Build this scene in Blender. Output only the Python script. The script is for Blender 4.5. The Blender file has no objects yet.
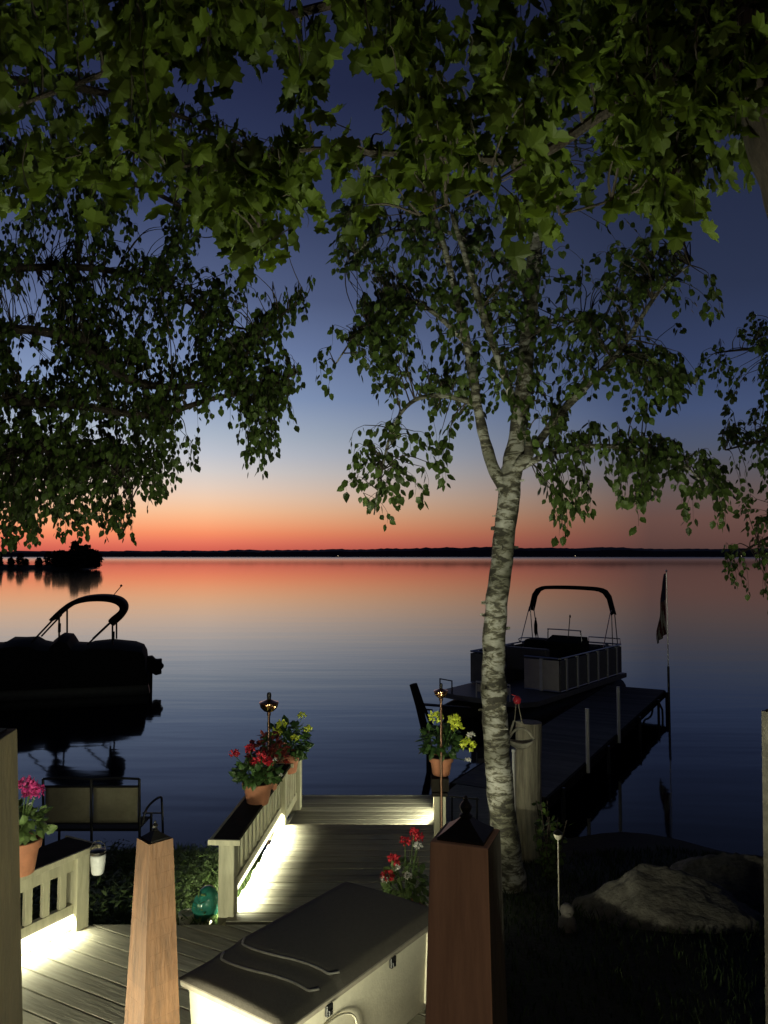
import bpy, math, random
from mathutils import Vector, Matrix, noise
R = math.radians
random.seed(7)
scene = bpy.context.scene
COL = scene.collection

# ---------------------------------------------------------------- camera
F = 773.0
EYE = Vector((0.0, 0.0, 3.8))
PITCH = R(3.26)
cd = bpy.data.cameras.new('camera')
cam = bpy.data.objects.new('camera', cd)
COL.objects.link(cam)
cam.location = EYE
cam.rotation_euler = (R(90) + PITCH, 0, 0)
cd.sensor_fit = 'VERTICAL'
cd.angle = 2 * math.atan(512.0 / F)
cd.clip_start = 0.05
cd.clip_end = 20000
scene.camera = cam


def ray(px, py):
    a = (px - 384.0) / F
    b = (512.0 - py) / F
    return Vector((a, math.cos(PITCH) - b * math.sin(PITCH), math.sin(PITCH) + b * math.cos(PITCH)))


def at(px, py, Y):
    d = ray(px, py)
    return EYE + d * (Y / d.y)


def atz(px, py, z):
    d = ray(px, py)
    return EYE + d * ((z - EYE.z) / d.z)


# ---------------------------------------------------------------- world / sky
def lin(c):
    return tuple(((x / 255) / 12.92 if x <= 10 else (((x / 255) + 0.055) / 1.055) ** 2.4) for x in c) + (1.0,)


world = bpy.data.worlds.new('World')
scene.world = world
world.use_nodes = True
nt = world.node_tree
for n in list(nt.nodes):
    nt.nodes.remove(n)


def N(tree, t, **kw):
    n = tree.nodes.new(t)
    for k, v in kw.items():
        setattr(n, k, v)
    return n


tc = N(nt, 'ShaderNodeTexCoord')
sep = N(nt, 'ShaderNodeSeparateXYZ')
nt.links.new(tc.outputs['Generated'], sep.inputs[0])
asin = N(nt, 'ShaderNodeMath', operation='ARCSINE')
nt.links.new(sep.outputs['Z'], asin.inputs[0])
div = N(nt, 'ShaderNodeMath', operation='DIVIDE', use_clamp=True)
nt.links.new(asin.outputs[0], div.inputs[0])
div.inputs[1].default_value = R(60)
SUNSET = [(0, (196, 88, 78)), (0.6, (218, 104, 86)), (1.1, (236, 124, 96)), (1.6, (248, 144, 102)), (2.1, (252, 164, 118)), (2.7, (252, 182, 136)),
          (3.3, (249, 195, 154)), (4.2, (241, 205, 177)), (5.0, (230, 208, 192)), (6.1, (213, 206, 203)), (7.4, (192, 196, 206)),
          (8.8, (172, 183, 199)), (11.5, (136, 155, 189)), (15, (110, 127, 166)), (18.5, (85, 98, 134)), (25, (52, 62, 96)), (32, (36, 43, 73)), (60, (18, 22, 46))]
AWAY = [(0, (80, 58, 56)), (1.2, (96, 68, 63)), (2.6, (104, 76, 70)), (4.2, (100, 84, 82)), (5.8, (90, 86, 93)),
        (7.6, (78, 86, 107)), (10, (67, 81, 115)), (13.5, (52, 64, 97)), (18, (43, 52, 78)), (25, (35, 42, 66)),
        (32, (27, 32, 54)), (60, (13, 16, 36))]


def ramp(stops):
    r = N(nt, 'ShaderNodeValToRGB')
    els = r.color_ramp.elements
    while len(els) < len(stops):
        els.new(0.5)
    for e, (el, c) in zip(els, stops):
        e.position = el / 60.0
        e.color = lin(c)
    nt.links.new(div.outputs[0], r.inputs[0])
    return r


ra, rb = ramp(SUNSET), ramp(AWAY)
# angle away from the sunset azimuth
SUNAZ = R(-21)
flat = N(nt, 'ShaderNodeCombineXYZ')
nt.links.new(sep.outputs['X'], flat.inputs[0])
nt.links.new(sep.outputs['Y'], flat.inputs[1])
nrm = N(nt, 'ShaderNodeVectorMath', operation='NORMALIZE')
nt.links.new(flat.outputs[0], nrm.inputs[0])
dt = N(nt, 'ShaderNodeVectorMath', operation='DOT_PRODUCT')
nt.links.new(nrm.outputs[0], dt.inputs[0])
dt.inputs[1].default_value = (math.sin(SUNAZ), math.cos(SUNAZ), 0)
acos = N(nt, 'ShaderNodeMath', operation='ARCCOSINE')
nt.links.new(dt.outputs['Value'], acos.inputs[0])
mr = N(nt, 'ShaderNodeMapRange')
mr.inputs['From Min'].default_value = R(8)
mr.inputs['From Max'].default_value = R(40)
nt.links.new(acos.outputs[0], mr.inputs['Value'])
mx = N(nt, 'ShaderNodeMixRGB')
nt.links.new(mr.outputs[0], mx.inputs[0])
nt.links.new(ra.outputs[0], mx.inputs[1])
nt.links.new(rb.outputs[0], mx.inputs[2])
mr2 = N(nt, 'ShaderNodeMapRange')
mr2.inputs['From Min'].default_value = R(45)
mr2.inputs['From Max'].default_value = R(130)
mr2.inputs['To Min'].default_value = 1.0
mr2.inputs['To Max'].default_value = 0.25
nt.links.new(acos.outputs[0], mr2.inputs['Value'])
bg = N(nt, 'ShaderNodeBackground')
nt.links.new(mx.outputs[0], bg.inputs['Color'])
nt.links.new(mr2.outputs[0], bg.inputs['Strength'])
wo = N(nt, 'ShaderNodeOutputWorld')
nt.links.new(bg.outputs[0], wo.inputs[0])

scene.view_settings.view_transform = 'Standard'
scene.view_settings.look = 'None'
scene.view_settings.exposure = 0.0
scene.view_settings.gamma = 1.0
scene.view_settings.use_curve_mapping = False
scene.render.engine = 'CYCLES'
scene.cycles.use_denoising = True
scene.cycles.max_bounces = 6
scene.cycles.caustics_reflective = False
scene.cycles.caustics_refractive = False
scene.cycles.sample_clamp_indirect = 3.0


def area_light(name, loc, aim, sx, sy, power, color, spread=180):
    ld = bpy.data.lights.new(name, 'AREA')
    ld.shape = 'RECTANGLE'
    ld.size, ld.size_y = sx, sy
    ld.energy = power
    ld.color = color
    ld.spread = R(spread)
    o = bpy.data.objects.new(name, ld)
    COL.objects.link(o)
    o.location = loc
    z = -(Vector(aim) - Vector(loc)).normalized()
    return o, z


def aim_light(o, z, xdir):
    x = Vector(xdir)
    x = (x - z * x.dot(z)).normalized()
    y = z.cross(x)
    o.rotation_euler = Matrix((x, y, z)).transposed().to_euler()


LED = (1.0, 0.98, 0.70)
COOL = (0.96, 1.0, 0.74)


def strip_light(name, a, b, direction, power, color=LED, w=0.03, spread=150):
    a, b = Vector(a), Vector(b)
    m = (a + b) / 2
    o, z = area_light(name, m, m + Vector(direction), (b - a).length, w, power, color, spread)
    aim_light(o, z, b - a)
    return o


# ---------------------------------------------------------------- materials
def mat(name, color, rough=0.6, metal=0.0, var=0.0, scale=8.0, stretch=(1, 1, 1), bump=0.0, bscale=None, island=0.0,
        dark=None, trans=0.0, emit=None, estr=0.0, spec=0.5, ior=None, transl=None):
    m = bpy.data.materials.new(name)
    m.use_nodes = True
    t = m.node_tree
    p = t.nodes['Principled BSDF']
    p.inputs['Roughness'].default_value = rough
    p.inputs['Metallic'].default_value = metal
    p.inputs['Specular IOR Level'].default_value = spec
    if ior:
        p.inputs['IOR'].default_value = ior
    p.inputs['Transmission Weight'].default_value = trans
    col = tuple(color) + (1.0,)
    p.inputs['Base Color'].default_value = col
    co = N(t, 'ShaderNodeTexCoord')
    mp = N(t, 'ShaderNodeMapping')
    mp.inputs['Scale'].default_value = stretch
    t.links.new(co.outputs['Object'], mp.inputs[0])
    out = None
    if var > 0 or dark:
        nz = N(t, 'ShaderNodeTexNoise')
        nz.inputs['Scale'].default_value = scale
        nz.inputs['Detail'].default_value = 6
        nz.inputs['Roughness'].default_value = 0.65
        t.links.new(mp.outputs[0], nz.inputs['Vector'])
        cr = N(t, 'ShaderNodeValToRGB')
        cr.color_ramp.elements[0].position = 0.3
        cr.color_ramp.elements[1].position = 0.7
        d = dark if dark else tuple(c * (1 - var) for c in color)
        cr.color_ramp.elements[0].color = tuple(d) + (1,)
        cr.color_ramp.elements[1].color = tuple(min(1, c * (1 + var * 0.6)) for c in color) + (1,)
        t.links.new(nz.outputs['Fac'], cr.inputs[0])
        out = cr.outputs[0]
    if island > 0:
        g = N(t, 'ShaderNodeNewGeometry')
        h = N(t, 'ShaderNodeMapRange')
        h.inputs['To Min'].default_value = 1 - island
        h.inputs['To Max'].default_value = 1 + island
        t.links.new(g.outputs['Random Per Island'], h.inputs['Value'])
        mu = N(t, 'ShaderNodeMixRGB', blend_type='MULTIPLY')
        mu.inputs[0].default_value = 1
        if out:
            t.links.new(out, mu.inputs[1])
        else:
            mu.inputs[1].default_value = col
        t.links.new(h.outputs[0], mu.inputs[2])
        out = mu.outputs[0]
    if out:
        t.links.new(out, p.inputs['Base Color'])
    if bump > 0:
        nb = N(t, 'ShaderNodeTexNoise')
        nb.inputs['Scale'].default_value = bscale or scale * 2
        nb.inputs['Detail'].default_value = 5
        t.links.new(mp.outputs[0], nb.inputs['Vector'])
        b = N(t, 'ShaderNodeBump')
        b.inputs['Strength'].default_value = bump
        b.inputs['Distance'].default_value = 0.02
        t.links.new(nb.outputs['Fac'], b.inputs['Height'])
        t.links.new(b.outputs[0], p.inputs['Normal'])
    if emit:
        p.inputs['Emission Color'].default_value = tuple(emit) + (1,)
        p.inputs['Emission Strength'].default_value = estr
    if transl:
        tr = N(t, 'ShaderNodeBsdfTranslucent')
        if out:
            t.links.new(out, tr.inputs[0])
        else:
            tr.inputs[0].default_value = col
        ms = N(t, 'ShaderNodeMixShader')
        ms.inputs[0].default_value = transl
        t.links.new(p.outputs[0], ms.inputs[1])
        t.links.new(tr.outputs[0], ms.inputs[2])
        t.links.new(ms.outputs[0], t.nodes['Material Output'].inputs[0])
    return m


M = {}
M['deck'] = mat('deck wood', (0.35, 0.335, 0.262), 0.8, var=0.3, scale=4, stretch=(0.7, 7, 7), bump=0.25, island=0.34, spec=0.25)
M['rail'] = mat('rail wood', (0.48, 0.46, 0.32), 0.7, var=0.3, scale=4, stretch=(4, 4, 0.6), bump=0.25, island=0.12)
M['rail_dark'] = mat('dark stained wood', (0.022, 0.019, 0.015), 0.9, var=0.4, scale=6, bump=0.2, spec=0.08)
M['cedar'] = mat('cedar boards', (0.135, 0.066, 0.03), 0.7, var=0.45, scale=5, stretch=(5, 5, 0.9), bump=0.3, island=0.10)
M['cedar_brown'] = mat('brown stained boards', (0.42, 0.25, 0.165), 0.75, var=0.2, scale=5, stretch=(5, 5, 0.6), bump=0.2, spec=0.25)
M['cedar_olive'] = mat('dark olive boards', (0.04, 0.029, 0.011), 0.7, var=0.4, scale=5, stretch=(4, 4, 0.8), bump=0.3)
M['pale_post'] = mat('pale weathered post', (0.12, 0.108, 0.085), 0.8, var=0.5, scale=14, bump=0.6)
M['black_metal'] = mat('black metal', (0.02, 0.018, 0.016), 0.45, metal=0.6, var=0.3, scale=12)
M['dark_metal'] = mat('dark frame metal', (0.05, 0.05, 0.05), 0.4, metal=0.7)
M['alu'] = mat('aluminium', (0.55, 0.56, 0.58), 0.35, metal=0.9, var=0.15, scale=8)
M['copper'] = mat('copper', (0.62, 0.33, 0.18), 0.22, metal=1.0, var=0.25, scale=10)
M['copper_dark'] = mat('tarnished copper', (0.16, 0.09, 0.06), 0.35, metal=0.9)
M['terracotta'] = mat('terracotta', (0.42, 0.17, 0.09), 0.8, var=0.25, scale=10, bump=0.1)
M['white_pot'] = mat('white glazed pot', (0.7, 0.68, 0.58), 0.35, var=0.1)
M['soil'] = mat('soil', (0.03, 0.022, 0.016), 0.95, var=0.4, scale=30, bump=0.6)
M['leaf_pot'] = mat('pot plant leaves', (0.05, 0.105, 0.025), 0.5, island=0.5, transl=0.25)
M['leaf_pale'] = mat('pale pot plant leaves', (0.13, 0.2, 0.06), 0.5, island=0.4, transl=0.25)
M['red_petal'] = mat('red petals', (0.52, 0.02, 0.035), 0.5, island=0.4, transl=0.2)
M['darkred_petal'] = mat('dark red leaves', (0.16, 0.022, 0.012), 0.55, island=0.5, transl=0.2)
M['yellow_petal'] = mat('yellow petals', (0.72, 0.80, 0.08), 0.5, island=0.25, transl=0.2)
M['pink_petal'] = mat('pink petals', (0.5, 0.04, 0.2), 0.5, island=0.35, transl=0.2)
M['white_petal'] = mat('white petals', (0.7, 0.68, 0.62), 0.5, island=0.2, transl=0.2)
M['box_body'] = mat('beige resin', (0.62, 0.58, 0.45), 0.5, var=0.08, scale=20, bump=0.08, bscale=60)
M['box_lid'] = mat('dark grey resin', (0.11, 0.097, 0.08), 0.8, var=0.12, scale=40, bump=0.15, bscale=120, spec=0.2)
M['lid_rim'] = mat('lid rim resin', (0.28, 0.25, 0.2), 0.6, var=0.2, scale=20, spec=0.3)
M['box_line'] = mat('pale lid ridge', (0.3, 0.275, 0.23), 0.5, var=0.25, scale=15)  # ridge lines coloured lighter than the lid
M['rock'] = mat('granite', (0.15, 0.142, 0.122), 0.9, dark=(0.06, 0.055, 0.045), scale=11, bump=1.0, bscale=16)
M['maple_leaf'] = mat('maple leaves', (0.086, 0.13, 0.012), 0.6, island=0.45, transl=0.5)
M['birch_leaf'] = mat('birch leaves', (0.074, 0.12, 0.024), 0.5, island=0.5, transl=0.3)
M['dark_leaf'] = mat('shaded tree leaves', (0.066, 0.11, 0.02), 0.55, island=0.6, transl=0.3)
M['maple_bark'] = mat('maple bark', (0.035, 0.026, 0.018), 0.9, var=0.5, scale=5, stretch=(5, 5, 0.8), bump=1.0)
M['twig'] = mat('twig bark', (0.06, 0.05, 0.04), 0.9, var=0.3, spec=0.1)
M['grass'] = mat('lit grass blades', (0.09, 0.14, 0.045), 0.6, island=0.6, transl=0.25)  # brighter copy of the grass: lamp glow on the left strip put into the colour
M['lawn'] = mat('shaded lawn blades', (0.035, 0.055, 0.018), 0.7, island=0.6, transl=0.2, spec=0.2)  # darker copy of the grass: the unlit lawn's shade put into the colour
M['stake'] = mat('dull stake', (0.28, 0.26, 0.2), 0.6)
M['alu_paint'] = mat('white painted aluminium', (0.75, 0.75, 0.73), 0.5, var=0.1)
M['sail'] = mat('black canvas', (0.012, 0.012, 0.014), 0.9, var=0.2, scale=20, spec=0.1)
M['boat_dark'] = mat('dark boat fabric', (0.016, 0.017, 0.018), 0.85, var=0.2, spec=0.1)
M['boat_panel'] = mat('dark boat panel', (0.2, 0.205, 0.2), 0.55, var=0.15, spec=0.25)
M['boat_beige'] = mat('beige boat panel', (0.62, 0.58, 0.5), 0.4, var=0.1)
M['vinyl'] = mat('boat seat vinyl', (0.09, 0.088, 0.085), 0.5, var=0.15)
M['pontoon'] = mat('dull aluminium pontoon', (0.07, 0.075, 0.075), 0.6, metal=0.3, var=0.2, spec=0.3)
M['dock'] = mat('dock boards', (0.2, 0.2, 0.18), 0.9, var=0.35, scale=5, stretch=(0.6, 8, 8), bump=0.3, island=0.2, spec=0.1)
M['piling'] = mat('weathered piling', (0.29, 0.265, 0.2), 0.85, var=0.5, scale=5, stretch=(5, 5, 0.5), bump=0.7)
M['rope'] = mat('rope', (0.3, 0.27, 0.2), 0.9)
M['wicker'] = mat('grey basket wood', (0.42, 0.39, 0.31), 0.85, var=0.4, scale=20, bump=0.4)
M['canvas'] = mat('pale sling canvas', (0.33, 0.3, 0.2), 0.85, var=0.15, scale=15)
M['white_plastic'] = mat('white plastic', (0.7, 0.7, 0.68), 0.4, var=0.1)
M['red_plastic'] = mat('red plastic', (0.55, 0.03, 0.05), 0.35)
M['flag_red'] = mat('flag red', (0.09, 0.018, 0.022), 0.8)
M['flag_white'] = mat('flag white', (0.36, 0.35, 0.33), 0.9)
M['flag_blue'] = mat('flag blue', (0.02, 0.025, 0.08), 0.8)
M['teal'] = mat('teal glass', (0.03, 0.2, 0.15), 0.08, var=0.7, scale=6, spec=0.8)
M['jar'] = mat('frosted jar glass', (0.85, 0.87, 0.84), 0.2, trans=0.15, var=0.2, scale=12)
M['stone_dark'] = mat('dark cast stone', (0.12, 0.11, 0.1), 0.85, var=0.4, scale=20, bump=0.4)
M['hills'] = mat('far woods', (0.115, 0.105, 0.115), 0.95, var=0.3, scale=0.01)  # lifted grey tone stands in for haze over the distance
M['island_leaf'] = mat('island foliage', (0.03, 0.035, 0.02), 0.8, island=0.4)
M['house_wall'] = mat('far house wall', (0.2, 0.19, 0.17), 0.8)
M['lamp_on'] = mat('lit window', (0.8, 0.7, 0.5), 0.5, emit=(1.0, 0.8, 0.5), estr=2.2)
M['led'] = mat('led tape', (0.9, 0.9, 0.8), 0.5, emit=(1.0, 0.96, 0.7), estr=3)


def birch_bark():
    m = bpy.data.materials.new('birch bark')
    m.use_nodes = True
    t = m.node_tree
    p = t.nodes['Principled BSDF']
    p.inputs['Roughness'].default_value = 0.75
    co = N(t, 'ShaderNodeTexCoord')
    mp = N(t, 'ShaderNodeMapping')
    mp.inputs['Scale'].default_value = (6, 6, 17)
    t.links.new(co.outputs['Object'], mp.inputs[0])
    nz = N(t, 'ShaderNodeTexNoise')
    nz.inputs['Scale'].default_value = 1.0
    nz.inputs['Detail'].default_value = 7
    nz.inputs['Roughness'].default_value = 0.7
    nz.inputs['Distortion'].default_value = 0.6
    t.links.new(mp.outputs[0], nz.inputs['Vector'])
    cr = N(t, 'ShaderNodeValToRGB')
    e = cr.color_ramp.elements
    e[0].position = 0.44
    e[0].color = (0.06, 0.055, 0.042, 1)
    e[1].position = 0.535
    e[1].color = (0.38, 0.375, 0.33, 1)
    x = e.new(0.485)
    x.color = (0.16, 0.15, 0.10, 1)
    x = e.new(0.7)
    x.color = (0.52, 0.515, 0.47, 1)
    t.links.new(nz.outputs['Fac'], cr.inputs[0])
    # large greenish lichen-dark zones
    n2 = N(t, 'ShaderNodeTexNoise')
    n2.inputs['Scale'].default_value = 2.2
    n2.inputs['Detail'].default_value = 4
    t.links.new(co.outputs['Object'], n2.inputs['Vector'])
    r2 = N(t, 'ShaderNodeValToRGB')
    r2.color_ramp.elements[0].position = 0.42
    r2.color_ramp.elements[0].color = (0.36, 0.36, 0.30, 1)
    r2.color_ramp.elements[1].position = 0.58
    r2.color_ramp.elements[1].color = (1, 1, 1, 1)
    t.links.new(n2.outputs['Fac'], r2.inputs[0])
    mu = N(t, 'ShaderNodeMixRGB', blend_type='MULTIPLY')
    mu.inputs[0].default_value = 1
    t.links.new(cr.outputs[0], mu.inputs[1])
    t.links.new(r2.outputs[0], mu.inputs[2])
    t.links.new(mu.outputs[0], p.inputs['Base Color'])
    b = N(t, 'ShaderNodeBump')
    b.inputs['Strength'].default_value = 0.8
    b.inputs['Distance'].default_value = 0.03
    t.links.new(nz.outputs['Fac'], b.inputs['Height'])
    t.links.new(b.outputs[0], p.inputs['Normal'])
    return m


M['birch'] = birch_bark()


def water_mat():
    m = bpy.data.materials.new('lake water')
    m.use_nodes = True
    t = m.node_tree
    p = t.nodes['Principled BSDF']
    p.inputs['Base Color'].default_value = (0.003, 0.005, 0.009, 1)
    p.inputs['IOR'].default_value = 1.333
    co = N(t, 'ShaderNodeTexCoord')
    mp = N(t, 'ShaderNodeMapping')
    mp.inputs['Scale'].default_value = (0.10, 0.55, 1)
    mp.inputs['Rotation'].default_value = (0, 0, R(4))
    t.links.new(co.outputs['Object'], mp.inputs[0])
    nz = N(t, 'ShaderNodeTexNoise')
    nz.inputs['Scale'].default_value = 1.0
    nz.inputs['Detail'].default_value = 3
    t.links.new(mp.outputs[0], nz.inputs['Vector'])
    m2 = N(t, 'ShaderNodeMapping')
    m2.inputs['Scale'].default_value = (1.2, 3.5, 1)
    t.links.new(co.outputs['Object'], m2.inputs[0])
    n2 = N(t, 'ShaderNodeTexNoise')
    n2.inputs['Scale'].default_value = 1.0
    n2.inputs['Detail'].default_value = 2
    t.links.new(m2.outputs[0], n2.inputs['Vector'])
    ad = N(t, 'ShaderNodeMath', operation='MULTIPLY_ADD')
    t.links.new(n2.outputs['Fac'], ad.inputs[0])
    ad.inputs[1].default_value = 0.05
    t.links.new(nz.outputs['Fac'], ad.inputs[2])
    sp = N(t, 'ShaderNodeSeparateXYZ')
    t.links.new(co.outputs['Object'], sp.inputs[0])
    rg = N(t, 'ShaderNodeMapRange')
    rg.inputs['From Min'].default_value = 350
    rg.inputs['From Max'].default_value = 1800
    rg.inputs['To Min'].default_value = 0.05
    rg.inputs['To Max'].default_value = 0.28
    t.links.new(sp.outputs['Y'], rg.inputs['Value'])
    t.links.new(rg.outputs[0], p.inputs['Roughness'])
    dv = N(t, 'ShaderNodeMath', operation='DIVIDE', use_clamp=True)
    dv.inputs[0].default_value = 16
    t.links.new(sp.outputs['Y'], dv.inputs[1])
    b = N(t, 'ShaderNodeBump')
    b.inputs['Distance'].default_value = 0.014
    t.links.new(dv.outputs[0], b.inputs['Strength'])
    t.links.new(ad.outputs[0], b.inputs['Height'])
    t.links.new(b.outputs[0], p.inputs['Normal'])
    return m


M['water'] = water_mat()


def ground_mat():
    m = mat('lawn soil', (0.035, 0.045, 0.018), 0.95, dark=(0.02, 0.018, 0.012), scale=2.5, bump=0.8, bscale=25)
    return m


M['ground'] = ground_mat()

# ---------------------------------------------------------------- mesh helpers
ROOT = {}


class MB:
    def __init__(s):
        s.v, s.f, s.m = [], [], []

    def add(s, vs, fs, mi=0):
        b = len(s.v)
        s.v += [tuple(p) for p in vs]
        s.f += [tuple(b + i for i in q) for q in fs]
        s.m += [mi] * len(fs)

    def hexa(s, p, mi=0):
        s.add(p, [(0, 3, 2, 1), (4, 5, 6, 7), (0, 1, 5, 4), (1, 2, 6, 5), (2, 3, 7, 6), (3, 0, 4, 7)], mi)

    def box(s, c, size, rz=0.0, mi=0, tilt=None):
        x, y, z = (k / 2 for k in size)
        mt = Matrix.Rotation(rz, 3, 'Z')
        if tilt:
            mt = mt @ Matrix.Rotation(tilt[1], 3, tilt[0])
        c = Vector(c)
        s.hexa([c + mt @ Vector(q) for q in ((-x, -y, -z), (x, -y, -z), (x, y, -z), (-x, y, -z), (-x, -y, z), (x, -y, z), (x, y, z), (-x, y, z))], mi)

    def beam(s, a, b, w, h, mi=0, up=(0, 0, 1)):
        a, b = Vector(a), Vector(b)
        d = (b - a).normalized()
        u = Vector(up)
        sd = d.cross(u)
        if sd.length < 1e-4:
            sd = d.cross(Vector((1, 0, 0)))
        sd.normalize()
        u = sd.cross(d)
        sd, u = sd * w / 2, u * h / 2
        s.hexa([a - sd - u, a + sd - u, b + sd - u, b - sd - u, a - sd + u, a + sd + u, b + sd + u, b - sd + u], mi)

    def tube(s, pts, rad, n=8, mi=0, rough=0.0, seed=0):
        pts = [Vector(p) for p in pts]
        if not hasattr(rad, '__len__'):
            rad = [rad] * len(pts)
        vs, fs = [], []
        prev = None
        for i, p in enumerate(pts):
            d = (pts[min(i + 1, len(pts) - 1)] - pts[max(i - 1, 0)]).normalized()
            if prev is None:
                ref = Vector((0, 0, 1)) if abs(d.z) < 0.9 else Vector((1, 0, 0))
                x = d.cross(ref).normalized()
            else:
                x = (prev - d * prev.dot(d)).normalized()
            prev = x
            y = d.cross(x)
            for k in range(n):
                a = 2 * math.pi * k / n
                q = x * math.cos(a) + y * math.sin(a)
                r = rad[i]
                if rough:
                    r *= 1 + rough * noise.noise((p + q * rad[i]) * 6 + Vector((seed, 0, 0)))
                vs.append(p + q * r)
        for i in range(len(pts) - 1):
            for k in range(n):
                a, b = i * n + k, i * n + (k + 1) % n
                fs.append((a, b, b + n, a + n))
        fs.append(tuple(range(n))[::-1])
        fs.append(tuple((len(pts) - 1) * n + k for k in range(n)))
        s.add(vs, fs, mi)

    def lathe(s, prof, o=(0, 0, 0), n=24, mi=0):
        o = Vector(o)
        vs, fs = [], []
        for r, z in prof:
            for k in range(n):
                a = 2 * math.pi * k / n
                vs.append(o + Vector((r * math.cos(a), r * math.sin(a), z)))
        for i in range(len(prof) - 1):
            for k in range(n):
                a, b = i * n + k, i * n + (k + 1) % n
                fs.append((a, b, b + n, a + n))
        fs.append(tuple(range(n))[::-1])
        fs.append(tuple((len(prof) - 1) * n + k for k in range(n)))
        s.add(vs, fs, mi)

    def prism(s, poly, d, mi=0):
        """poly: list of 3-D points; extruded by vector d"""
        d = Vector(d)
        n = len(poly)
        vs = [Vector(p) for p in poly] + [Vector(p) + d for p in poly]
        fs = [tuple(range(n))[::-1], tuple(range(n, 2 * n))] + [(i, (i + 1) % n, n + (i + 1) % n, n + i) for i in range(n)]
        s.add(vs, fs, mi)

    def build(s, name, mats, parent=None, smooth=False, local=False, bevel=0.0, kind=None):
        if not isinstance(mats, (list, tuple)):
            mats = [mats]
        vs = s.v
        if parent is not None and not local:
            inv = ROOT[parent.name].inverted()
            vs = [tuple(inv @ Vector(p)) for p in vs]
        me = bpy.data.meshes.new(name)
        me.from_pydata(vs, [], s.f)
        for mm in mats:
            me.materials.append(mm)
        if len(mats) > 1:
            me.polygons.foreach_set('material_index', s.m)
        if smooth:
            me.polygons.foreach_set('use_smooth', [True] * len(s.f))
        me.update()
        o = bpy.data.objects.new(name, me)
        COL.objects.link(o)
        if parent is not None:
            o.parent = parent
            ROOT[o.name] = ROOT[parent.name]
        else:
            ROOT[o.name] = Matrix.Identity(4)
        if smooth and smooth != 'all':
            md = o.modifiers.new('split', 'EDGE_SPLIT')
            md.split_angle = R(42)
        if bevel:
            md = o.modifiers.new('bevel', 'BEVEL')
            md.width = bevel
            md.segments = 2
            md.limit_method = 'ANGLE'
        if kind:
            o['kind'] = kind
        return o


def thing(name, label, cat, loc, rz=0.0, group=None):
    o = bpy.data.objects.new(name, None)
    COL.objects.link(o)
    o.location = loc
    o.rotation_euler = (0, 0, rz)
    o['label'] = label
    o['category'] = cat
    if group:
        o['group'] = group
    ROOT[o.name] = Matrix.Translation(Vector(loc)) @ Matrix.Rotation(rz, 4, 'Z')
    return o


def tag(o, label, cat, group=None):
    o['label'] = label
    o['category'] = cat
    if group:
        o['group'] = group
    return o


def spline(pts, per=6):
    pts = [Vector(p) for p in pts]
    out = []
    for i in range(len(pts) - 1):
        p0, p1, p2, p3 = pts[max(i - 1, 0)], pts[i], pts[i + 1], pts[min(i + 2, len(pts) - 1)]
        for k in range(per):
            t = k / per
            out.append(0.5 * ((2 * p1) + (p2 - p0) * t + (2 * p0 - 5 * p1 + 4 * p2 - p3) * t * t + (3 * p1 - p0 - 3 * p2 + p3) * t ** 3))
    out.append(pts[-1])
    return out


def rnd(a, b):
    return random.uniform(a, b)


def basis(d, up):
    d = d.normalized()
    s = d.cross(up)
    if s.length < 1e-3:
        s = d.cross(Vector((1, 0, 0)))
    s.normalize()
    return d, s, s.cross(d)


OVATE = [(0, 0), (0.28, 0.34), (0.62, 0.30), (1.0, 0.0), (0.62, -0.30), (0.28, -0.34)]
LANCE = [(0, 0), (0.35, 0.17), (0.75, 0.13), (1.0, 0.0), (0.75, -0.13), (0.35, -0.17)]
MAPLE = [(0, 0), (-0.06, 0.20), (0.10, 0.27), (0.06, 0.44), (0.24, 0.42), (0.36, 0.52), (0.44, 0.36), (0.50, 0.22), (0.62, 0.28), (0.78, 0.22), (0.80, 0.10), (0.98, 0.0),
         (0.80, -0.10), (0.78, -0.22), (0.62, -0.28), (0.50, -0.22), (0.44, -0.36), (0.36, -0.52), (0.24, -0.42), (0.06, -0.44), (0.10, -0.27), (-0.06, -0.20)]


def leaf(mb, p, d, nrm, size, shape=OVATE, curl=0.15):
    d, s, n = basis(d, nrm)
    vs = []
    for a, b in shape:
        vs.append(p + d * (a * size) + s * (b * size) - n * (size * curl * (a * a + 1.6 * abs(b) * 0.5)))
    # spine fan keeps concave lobes right
    c = len(vs)
    m = len(shape)
    vs.append(p + d * (0.42 * size))
    mb.add(vs, [(i, (i + 1) % m, c) for i in range(m)])


def rdir(zlo=-1, zhi=1):
    a = rnd(0, 2 * math.pi)
    z = rnd(zlo, zhi)
    r = math.sqrt(max(0, 1 - z * z))
    return Vector((r * math.cos(a), r * math.sin(a), z))


def inpoly(x, y, poly):
    c = False
    j = len(poly) - 1
    for i in range(len(poly)):
        xi, yi = poly[i]
        xj, yj = poly[j]
        if (yi > y) != (yj > y) and x < (xj - xi) * (y - yi) / (yj - yi) + xi:
            c = not c
        j = i
    return c


# ================================================================ SETTING
# terrain: one sheet, lawn falling to the shoreline, then the lake bed
def ground_z(x, y):
    shore = 10.3 + 0.35 * math.sin(x * 0.7) + 0.2 * math.sin(x * 1.9 + 1)
    if y < 6.4:
        z = 0.74
    elif y < shore:
        t = (y - 6.4) / (shore - 6.4)
        z = 0.74 * (1 - t) + 0.0 * t
    else:
        z = -0.16 * (y - shore)
    z += 0.05 * noise.noise(Vector((x * 0.8, y * 0.8, 0)))
    return max(z, -3.0)


def grid_axis(lo, hi, dense_lo, dense_hi, step, coarse):
    a = []
    v = lo
    while v < hi:
        a.append(v)
        v += step if dense_lo <= v < dense_hi else coarse
    a.append(hi)
    return a


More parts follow.
